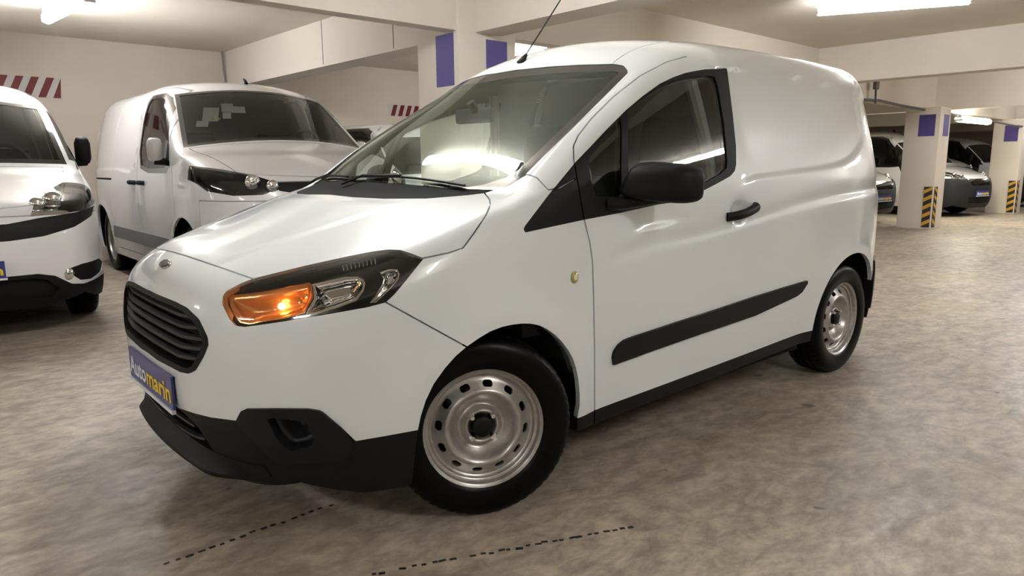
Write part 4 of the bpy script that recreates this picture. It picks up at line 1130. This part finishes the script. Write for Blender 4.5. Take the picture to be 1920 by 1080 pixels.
# ================================================================= parked vehicles
def fr(poly, xmax=1.1):
    def f(P): return np.maximum(poly_sd(np.stack([np.abs(P[:, 1]), P[:, 2]], 1), poly), P[:, 0]-xmax)
    return f
def sdv(poly, ymin=.35):
    def f(P): return np.maximum(poly_sd(np.stack([P[:, 0], P[:, 2]], 1), poly), ymin-np.abs(P[:, 1]))
    return f
def vehicle(name, label, cat, loc, rz, sp, group=None):
    B = sp['body']; L = sp['L']; H = sp['H']
    xs = np.concatenate([np.linspace(0, .42, 62)[:-1], np.linspace(.42, 1, 40)])
    v, t = B.half(xs, np.linspace(0, 1, 34), np.linspace(0, 1, 64), ((-.35, L+.35), (-1.2, 0), (0, H+.35)), ((.6, L-.6), (-.35, 0), (.45, .85)))
    v[np.abs(v[:, 1]) < 1e-6, 1] = 0
    lab = np.zeros(len(t), int); ids = {0: 0}
    for nm, fn, allow, gap in sp['regions']:
        i = ids.setdefault(nm, len(ids))
        d = np.abs(fn(v)); near = d[t].min(1) < .02
        v, t, lab = refine(v, t, near, lab)
        for lv in ((-gap, gap) if gap else (0.,)): v, t, lab = cut(v, t, fn(v)-lv, lab)
        d = fn(v[t].mean(1)); ok = np.isin(lab, [ids.setdefault(a, len(ids)) for a in allow]) if allow is not None else np.ones(len(t), bool)
        lab[ok & (d < -gap)] = i
        if gap: lab[ok & (np.abs(d) <= gap)] = ids.setdefault('gap', len(ids))
    n = B.grad(v)
    root = empty(name, loc, rz); tag(root, label, cat, group)
    tr = lambda k: t[lab == ids[k]] if k in ids else t[:0]
    def pt(nm, k, material, parent=root, mirror='both', depth=.015, off=0.):
        tt = tr(k) if not isinstance(k, np.ndarray) else k
        if len(tt) == 0: return None
        a, b, c = panel(v, n, tt, depth, off, mirror)
        return link(nm, mesh_np(nm, a, b, c), material if not isinstance(material, str) else M[material], parent)
    made = {}
    for nm, k, material, mirror, depth, off, par in sp['parts']:
        for mi in (('near', 'far') if mirror == 'each' else (mirror,)):
            made[(nm, mi)] = pt(nm, k, material, made.get((par, mi), made.get((par, 'both'), root)) if par else root, mi, depth, off)
    pt('panel_gap_seal', 'gap', sp['parts'][0][2], root, 'both', 0, -.02)
    # wheels, wells, underside, cabin
    for x in sp['axles']:
        for s_ in (-1, 1):
            wheel(root, x, s_*sp['track'], sp['wr'], 0, s_ > 0, bolts=False, sc=sp['wr']/.3075, disc=sp.get('disc', 'steel'))
            well(x, sp['wr']+.07, (sp['W']-.05)*s_, .45*s_).build('wheel_well', M['dark'], root)
    a0, a1 = sp['axles']
    MB().bbox((a0+.45, -sp['W']+.1, .2), (a1-.45, sp['W']-.1, .34)).build('underbody', M['dark'], root)
    MB().bbox((.30, -.45, .2), (a1, .45, .55)).build('floor_pan', M['dark'], root)
    xb, zb = sp['base']
    MB().prism([(xb+.06, .55), (xb+.03, zb-.05), (xb+.25, zb-.02), (xb+.42, zb-.06), (xb+.45, .55)], 1, -sp['W']*.80, sp['W']*.80).build('dashboard', M['dash'], root, False, .02)
    for y in (-.42, .42):
        MB().prism([(xb+.75, .5), (xb+.72, .80), (xb+1.15, .76), (xb+1.24, zb-.02), (xb+1.22, zb+.14), (xb+1.30, zb+.16), (xb+1.36, zb+.08), (xb+1.36, .5)], 1, y-.22, y+.22).build('seat', M['fabric'], root, False, .05)
    MB().tube([(xb+.50+.05*cos(q), -.42*sp.get('drv', 1)+.17*sin(q), zb+.00+.16*cos(q)) for q in np.linspace(0, 2*pi, 24, endpoint=False)], .015, 8, closed=True).build('steering_wheel', M['dash'], root, True)
    if sp.get('bulk'): MB().prism([(-sp['W']+.14, .4), (-sp['W']+.16, 1.1), (-sp['W']+.30, H-.12), (sp['W']-.30, H-.12), (sp['W']-.16, 1.1), (sp['W']-.14, .4)], 0, sp['bulk'], sp['bulk']+.03).build('bulkhead', M['trimgrey'], root)
    # mirrors
    mx, mz, mk = sp['mirror']
    for s_ in (-1, 1):
        m = MB(); nn = 16
        for q in np.linspace(0, 1, 9):
            e = max(.05, math.sqrt(max(0, 1-abs(2*q-1)**3)))
            for k in range(nn):
                th = 2*pi*k/nn
                m.v.append((mx+.06*cos(th)*e, s_*(sp['W']-.03+sp.get('mw', .20)*q), mz+sp.get('mh', .10)*math.copysign(abs(sin(th))**.7, sin(th))*(.5+.5*e)))
        for i in range(8):
            for k in range(nn): m.f.append((i*nn+k, i*nn+(k+1) % nn, (i+1)*nn+(k+1) % nn, (i+1)*nn+k))
        m.f += [tuple(range(nn)), tuple(8*nn+k for k in range(nn))]
        mo = m.build('door_mirror', M[mk], root, True)
        MB().tube([(mx-.03, s_*(sp['W']-.12), mz-.10), (mx, s_*(sp['W']+.05), mz-.09)], .03, 8).build('mirror_arm', M['plastic'], mo, True)
    for hx, hz in sp.get('handles', ()):
        for s_ in (-1, 1):
            yy = float(B.side(np.array([hx]), np.array([hz]))[0])
            MB().tube([(hx-.07, s_*(yy-.005), hz), (hx-.03, s_*(yy+.03), hz+.004), (hx+.04, s_*(yy+.03), hz+.004), (hx+.07, s_*(yy-.005), hz)], .021, 8).build('door_handle', M['plastic'], root, True)
    # lamps in the headlights and fog lights
    for lx, ly, lz, rr_, mk2 in sp.get('bowls', ()):
        for s_ in (-1, 1):
            P = B.shoot(np.array([[lx+.5, ly*.5, lz]]), np.array([[lx-.7, ly*1.25, lz]]))[0]
            N_ = B.grad(P[None])[0]; c_ = P-N_*.012
            MB().sphere(c_*[1, s_, 1], rr_, sc=(.55, 1, 1)).build('lamp_bowl', M[mk2], root, True)
    if sp.get('plate'):
        px_, pz_ = sp['plate']; Rm = None
        pl = dealer_plate(root, (px_, 0, pz_), pi)
    return root
def dup(root, loc, rz, label, group=None, paint=None, cat=None):
    """a copy of a thing with copies of its parts and sub-parts"""
    def cp(o, par):
        c = o.copy(); COL.objects.link(c); c.parent = par
        if paint and c.type == 'MESH' and len(c.material_slots) and c.material_slots[0].material in (M['paint'], M['paint_cool'], M['paint_silver']):
            c.material_slots[0].link = 'OBJECT'; c.material_slots[0].material = M[paint]
        for ch in o.children: cp(ch, c)
        return c
    r = cp(root, None); r.location = loc; r.rotation_euler = (0, 0, rz)
    r['label'] = label
    if group: r['group'] = group
    return r
def body(L, H, W, F, T, u0, rear, mid=None, bow=None, rnose=.10, sh=.28):
    SXv = [-.2, .1, .3, .5, .8, 1.1, 1.6, 2.4, L-.9, L-.5, L-.25, L-.05, L+.2]
    SZv = [.10, .3, .5, .7, .85, .95, 1.05, 1.2, 1.4, 1.6, 1.8, 2.0]
    mid = np.array(mid)*W
    rw = [mid-.13, mid-.055, mid-.02, mid-.004, mid, mid, mid, mid, mid, mid-.01, mid-.06, mid-.15, mid-.35]
    def ex(x, z):
        o = np.zeros_like(x)
        for xc in rear['ax']:
            dd = np.sqrt((x-xc)**2+(z-.33)**2); o += .014*np.exp(-((dd-.38)/.06)**2)*sstep(.12, .3, z)
        if 'rec' in rear:
            r = poly_sd(np.stack([x, z], 1), rear['rec']); o -= .012*sstep(.02, -.02, r)
        return o
    return Body(F, bow or [(0, 0), (.3, .012), (.5, .045), (.65, .105), (.8, .23), (.9, .38), (1.1, .8)], T,
                [(-.3, sh), (1.8, sh), (2.4, .1), (3, 0), (L, 0)], [(-.3, .03), (.5, .02), (u0, .02), (1.3, .06), (1.8, .12), (L, .14)], SXv, SZv, rw,
                [(.1, L-.05), (.5, L-.01), (1., L-.01), (1.5, L-.05), (H, L-.12)], rnose, [(-.2, .3), (.3, .25), (.7, .15), (1.0, .09), (1.5, .10), (2.2, .18), (L, .2)], .2, extra=ex)
def arch(xs_, r):
    def f(P):
        o = np.full(len(P), 9.)
        for x in xs_: o = np.minimum(o, np.where(P[:, 2] > .3, np.hypot(P[:, 0]-x, P[:, 2]-.32)-r, np.abs(P[:, 0]-x)-r))
        return np.maximum(o, .35-np.abs(P[:, 1]))
    return f
def screen(u0, u1, e0, e1, sh=.28):
    def f(P):
        a = np.abs(P[:, 1]); u = P[:, 0]-sh*a*a; e = e0+(e1-e0)*(u-u0)/(u1-u0)
        return np.maximum(np.maximum(u0-u, u-u1), np.maximum(a-e, .9-P[:, 2]))
    return f
def inset(f, w): return lambda P: f(P)+w
def both(f, g): return lambda P: np.maximum(f(P), g(P))

# ---- compact van, generic rounded front (next to the back wall on the left)
ax = (.86, 3.60)
bA = body(4.40, 1.86, .915, [(.1, .14), (.2, .06), (.35, .0), (.5, -.012), (.65, -.004), (.8, .03), (.9, .08), (1.0, .16), (1.2, .4)],
          [(-.3, .62), (0, .80), (.1, .86), (.25, .92), (.5, .995), (.75, 1.06), (.88, 1.105), (1.0, 1.215), (1.2, 1.415), (1.38, 1.58), (1.52, 1.675), (1.75, 1.76), (2.0, 1.81), (2.5, 1.845), (3.5, 1.855), (4.2, 1.82), (4.6, 1.75)], .95,
          {'ax': ax}, [.96, .985, .995, 1, 1, .99, .975, .94, .885, .82, .74, .66], sh=.12)
scA = screen(.93, 1.44, .79, .70, .12)
_sq = screen(.97, 1.42, .95, .84, .12)
def quarterA(P):
    a = np.abs(P[:, 1]); u = P[:, 0]-.12*a*a
    return np.maximum(_sq(P), .79-.09*(u-.93)/.51+.030-a)
winA = sdv([(1.16, 1.12), (1.45, 1.40), (1.72, 1.64), (1.92, 1.70), (2.34, 1.71), (2.38, 1.68), (2.40, 1.15), (2.30, 1.08)])
hoodA = lambda P: np.maximum(np.maximum((P[:, 0]-.12*P[:, 1]**2)-.90, np.abs(P[:, 1])-(.62+.14*np.clip(P[:, 0], 0, 1.2))), .835-P[:, 2]+.06*np.abs(P[:, 1]))
spA = dict(body=bA, L=4.40, H=1.86, W=.915, axles=ax, track=.77, wr=.315, base=(.95, 1.12), mirror=(1.28, 1.24, 'plastic'), plate=(-.035, .475), mh=.11, mw=.12, bulk=2.5, handles=((2.2, .98),),
    regions=[('void', arch(ax, .385), None, 0), ('void', lambda P: P[:, 2]-.20, None, 0),
        ('hood', hoodA, [0], .003), ('screen', scA, [0, 'hood', 'gap'], 0), ('glass', inset(scA, .035), ['screen'], 0),
        ('door', sdv([(1.02, .3), (1.02, .9), (1.10, 1.12), (1.42, 1.45), (1.7, 1.70), (1.9, 1.77), (2.4, 1.78), (2.47, 1.2), (2.47, .3)]), [0], .003),
        ('trim', sdv([(.98, 1.09), (1.45, 1.45), (1.72, 1.69), (1.92, 1.745), (2.38, 1.75), (2.43, 1.68), (2.44, 1.12), (2.34, 1.05), (1.5, 1.05)]), [0, 'door', 'gap'], 0), ('win', winA, ['trim'], 0), ('quarter', quarterA, [0, 'door', 'gap'], 0),
        ('bumper', lambda P: np.maximum(P[:, 0]-.52, P[:, 2]-.80), [0], .003),
        ('lamp', fr([(.44, .795), (.47, .86), (.56, .94), (.70, 1.0), (.84, 1.02), (.925, .99), (.925, .90), (.88, .845), (.80, .815), (.6, .80)], .62), [0, 'hood', 'bumper', 'gap'], 0),
        ('band', fr([(-.1, .755), (.3, .755), (.5, .785), (.72, .805), (.88, .835), (.84, .77), (.70, .71), (.5, .665), (.3, .648), (-.1, .645)], .5), [0, 'bumper', 'hood', 'gap'], 0),
        ('slit', fr([(-.1, .615), (.17, .615), (.18, .605), (.17, .59), (-.1, .59)], .3), ['bumper'], 0),
        ('low', fr([(-.1, .425), (.44, .425), (.54, .40), (.64, .33), (.72, .315), (.98, .345), (1.0, .1), (-.1, .1)], .55), ['bumper', 0], 0),
        ('intake', fr([(-.1, .40), (.42, .40), (.50, .375), (.56, .31), (.50, .25), (-.1, .25)], .4), ['low'], 0),
        ('fog', fr([(.60, .43), (.72, .455), (.86, .46), (.90, .42), (.87, .36), (.78, .335), (.70, .345)], .5), ['bumper', 'low', 0], 0),
        ('tail', sdv([(4.2, .8), (4.2, 1.3), (4.6, 1.3), (4.6, .8)]), [0], 0)],
    parts=[('body_shell', 0, 'paint_cool', 'both', .02, 0, None), ('hood', 'hood', 'paint_cool', 'both', .012, 0, None), ('front_bumper', 'bumper', 'paint_cool', 'both', .02, 0, None), ('front_door', 'door', 'paint_cool', 'each', .012, 0, None),
        ('window_trim', 'trim', 'gloss_black', 'each', .02, 0, 'front_door'), ('door_window', 'win', 'glass_dark', 'each', 0, -.005, 'front_door'), ('windscreen_border', 'screen', 'gloss_black', 'both', .01, 0, None), ('windscreen', 'glass', 'glass_soft', 'both', 0, -.002, None),
        ('quarter_window', 'quarter', 'gloss_black', 'each', .015, 0, None), ('headlight_bowl', 'lamp', 'chrome', 'each', .03, -.03, None), ('headlight_lens', 'lamp', 'lens', 'each', .03, 0, None), ('grille_band', 'band', 'plastic', 'both', .02, -.004, None), ('bumper_slit', 'slit', 'dark', 'both', .01, -.01, None), ('lower_bumper', 'low', 'plastic', 'both', .03, .004, None),
        ('lower_intake', 'intake', 'dark', 'both', .02, -.02, None), ('fog_bezel', 'fog', 'plastic', 'each', .02, -.006, None), ('tail_lamp', 'tail', 'red_lens', 'each', .02, .003, None)],
    bowls=((.06, .78, .40, .045, 'chrome'), (.15, .62, .875, .05, 'chrome'), (.22, .76, .90, .06, 'chrome')))
# ---- mid-size van with a tall nose
ax = (.90, 3.86)
bB = body(4.62, 1.92, .955, [(.1, .15), (.2, .06), (.4, .0), (.6, -.012), (.8, .0), (.95, .03), (1.08, .09), (1.2, .2), (1.35, .4)],
          [(-.3, .75), (0, .985), (.1, 1.05), (.3, 1.135), (.55, 1.205), (.75, 1.25), (.86, 1.295), (1.0, 1.385), (1.3, 1.60), (1.5, 1.735), (1.68, 1.825), (1.9, 1.88), (2.4, 1.91), (3.5, 1.915), (4.3, 1.89), (4.8, 1.8)], .92,
          {'ax': ax, 'rec': curve([(2.42, 1.12), (2.42, 1.70), (3.2, 1.72), (4.2, 1.69), (4.28, 1.5), (4.28, 1.15), (4.2, 1.10), (3.2, 1.10)], 3)}, [.96, .985, .995, 1, 1, .995, .985, .965, .925, .87, .79, .70])
scB = screen(.92, 1.60, .845, .70)
winB = sdv([(1.30, 1.16), (1.36, 1.30), (1.62, 1.60), (1.74, 1.68), (1.84, 1.71), (2.12, 1.71), (2.18, 1.66), (2.20, 1.25), (2.14, 1.13), (1.9, 1.10), (1.4, 1.10)])
hoodB = lambda P: np.maximum(np.maximum((P[:, 0]-.28*P[:, 1]**2)-.89, np.abs(P[:, 1])-(.66+.14*np.clip(P[:, 0], 0, 1.2))), 1.02-P[:, 2]+.05*np.abs(P[:, 1]))
spB = dict(body=bB, L=4.62, H=1.92, W=.955, axles=ax, track=.80, wr=.335, base=(.95, 1.28), mirror=(1.42, 1.25, 'paint_silver'), plate=(-.035, .55), mh=.10, mw=.13, bulk=2.5, handles=((2.10, .97), (2.42, .97)),
    regions=[('void', arch(ax, .40), None, 0), ('void', lambda P: P[:, 2]-.22, None, 0),
        ('hood', hoodB, [0], .003), ('screen', scB, [0, 'hood', 'gap'], 0), ('glass', inset(scB, .035), ['screen'], 0),
        ('door', sdv([(1.16, .3), (1.14, .9), (1.20, 1.16), (1.45, 1.52), (1.72, 1.77), (1.85, 1.80), (2.2, 1.80), (2.27, 1.7), (2.27, .3)]), [0], .003),
        ('slider', sdv([(2.285, .3), (2.285, 1.78), (3.30, 1.78), (3.33, 1.0), (3.33, .3)]), [0], .003),
        ('trim', sdv([(1.24, 1.12), (1.30, 1.28), (1.56, 1.60), (1.70, 1.70), (1.82, 1.745), (2.14, 1.745), (2.215, 1.70), (2.235, 1.24), (2.17, 1.10), (1.9, 1.06), (1.34, 1.06)]), [0, 'door', 'gap'], 0), ('win', winB, ['trim'], 0),
        ('molding', sdv([(1.32, .40), (1.34, .52), (3.40, .52), (3.42, .40)]), [0, 'door', 'slider', 'gap'], 0),
        ('rail', sdv([(3.34, .985), (4.3, .99), (4.3, 1.005), (3.34, 1.005)]), [0], 0),
        ('bumper', lambda P: np.maximum(P[:, 0]-.55, P[:, 2]-.86), [0], .003),
        ('lamp', fr([(.46, .945), (.50, 1.00), (.62, 1.05), (.78, 1.09), (.93, 1.12), (.95, 1.02), (.90, .93), (.78, .90), (.60, .905)], .75), [0, 'hood', 'bumper', 'gap'], 0),
        ('band', fr([(-.1, 1.0), (.48, 1.0), (.50, .97), (.48, .93), (.30, .90), (-.1, .90)], .5), [0, 'bumper', 'hood', 'gap'], 0),
        ('low', fr([(-.1, .78), (.50, .78), (.60, .70), (.66, .50), (.98, .42), (1.0, .1), (-.1, .1)], .55), ['bumper', 0], 0),
        ('tail', sdv([(4.42, .8), (4.42, 1.4), (4.8, 1.4), (4.8, .8)]), [0], 0)],
    parts=[('body_shell', 0, 'paint_silver', 'both', .02, 0, None), ('hood', 'hood', 'paint_silver', 'both', .012, 0, None), ('front_bumper', 'bumper', 'paint_silver', 'both', .02, 0, None), ('front_door', 'door', 'paint_silver', 'each', .012, 0, None),
        ('sliding_door', 'slider', 'paint_silver', 'each', .012, 0, None), ('door_rail', 'rail', 'dark', 'each', 0, -.008, None), ('side_molding', 'molding', mat('grey_molding', (.16, .16, .17), .5), 'each', .02, .008, None),
        ('window_trim', 'trim', 'gloss_black', 'each', .02, 0, 'front_door'), ('door_window', 'win', 'glass', 'each', 0, -.005, 'front_door'), ('windscreen_border', 'screen', 'gloss_black', 'both', .01, 0, None), ('windscreen', 'glass', 'glass_soft', 'both', 0, -.002, None),
        ('headlight_bowl', 'lamp', 'gloss_black', 'each', .03, -.03, None), ('headlight_lens', 'lamp', 'lens', 'each', .03, 0, None), ('grille_band', 'band', 'plastic', 'both', .02, -.01, None), ('lower_bumper', 'low', 'plastic', 'both', .03, .004, None),
        ('tail_lamp', 'tail', 'red_lens', 'each', .02, .003, None)],
    bowls=((.20, .78, 1.00, .062, 'chrome'), (.14, .62, .97, .05, 'chrome')))
# ---- compact van with dark unpainted bumpers (far right)
spC = dict(spA); M['grey_plastic'] = mat('grey_bumper_plastic', (.016, .0165, .018), .55, spec=.25)
spC['plate'] = (-.045, .50)
spC['regions'] = [r for r in spA['regions'] if r[0] not in ('band', 'slit', 'low', 'intake', 'fog', 'bumper')] + [
    ('low', lambda P: np.maximum(P[:, 0]-.62, P[:, 2]-(.72+.10*sstep(.25, .6, np.abs(P[:, 1])))), [0, 'hood', 'gap'], 0),
    ('band', fr([(-.1, .80), (.40, .80), (.42, .74), (.36, .66), (-.1, .66)], .4), ['low', 0, 'hood', 'gap'], 0),
    ('intake', fr([(-.1, .42), (.46, .42), (.42, .30), (-.1, .28)], .4), ['low'], 0)]
spC['parts'] = [p for p in spA['parts'] if p[0] not in ('grille_band', 'bumper_slit', 'lower_bumper', 'lower_intake', 'fog_bezel', 'front_bumper')] + [
    ('dark_bumper', 'low', 'grey_plastic', 'both', .03, .012, None), ('grille', 'band', 'gloss_black', 'both', .02, .014, None), ('lower_intake', 'intake', 'dark', 'both', .02, .005, None)]
spC['bowls'] = ((.15, .60, .875, .055, 'chrome'), (.22, .76, .90, .07, 'chrome'))

HB = pi/2+BR
vA = vehicle('compact_van', 'white compact van with a black grille band and round fog lamp, nose towards the aisle', 'van', (-.37, 3.20, 0), HB-rad(4), spA); vA.scale = (1, 1, 1.05)
vB = vehicle('mid_size_van', 'pearl white mid-size van with papers behind its windscreen, parked against the back wall', 'van', (2.12, 2.72, 0), HB-rad(1), spB); vB.scale = (1, 1, 1.045)
vC = vehicle('compact_van', 'white compact van with dark grey bumper beside the second far column', 'van', (16.95, 2.45, 0), HB-rad(10), spC)
def paper(x, y, w, h, mk, name='windscreen_paper'):
    P = bB.shoot(np.array([[x+.5, y, 1.0]]), np.array([[x-.35, y, 2.0]]))[0]; N_ = bB.grad(P[None])[0]
    u_ = np.cross([0, 0, 1.], N_); u_ /= np.linalg.norm(u_); k_ = np.cross(N_, u_)
    R = Matrix((tuple(u_), tuple(k_), tuple(N_))).transposed()
    MB().box(P-N_*.012, (w, h, .0015), R=R).build(name, M[mk], vB)
for a in ((1.34, .52, .13, .20, 'paper'), (1.42, .36, .10, .13, 'paper'), (1.27, .40, .07, .09, 'paper'), (1.24, .50, .07, .035, 'sticker_yellow'), (1.20, .62, .10, .08, 'paper'), (1.36, .28, .12, .10, 'paper')): paper(*a)
# short aerial on the mid-size van
pa = bB.shoot(np.array([[1.9, 0, 1.0]]), np.array([[1.78, 0, 2.6]]))[0]
ao = MB().tube([pa, pa+[.02, 0, .03], pa+[.06, 0, .05]], [.02, .014, .008], 10).build('roof_aerial', M['plastic'], vB, True)
dup(vA, (4.55, 3.7, 0), HB, 'light grey van behind the column, only its roof showing over the mid-size van', paint='paint_silver').scale = (.93, .93, .93)
dup(vC, (13.42, 3.05, 0), HB-rad(8), 'white compact van with dark grey bumper beside the first far column')
dup(vC, (21.7, 2.5, 0), HB-rad(10), 'white compact van with dark grey bumper past the second far column')
dup(vB, (19.3, 3.5, 0), HB-rad(10), 'white mid-size van parked behind the far compact van, between the far columns', paint='paint_cool')
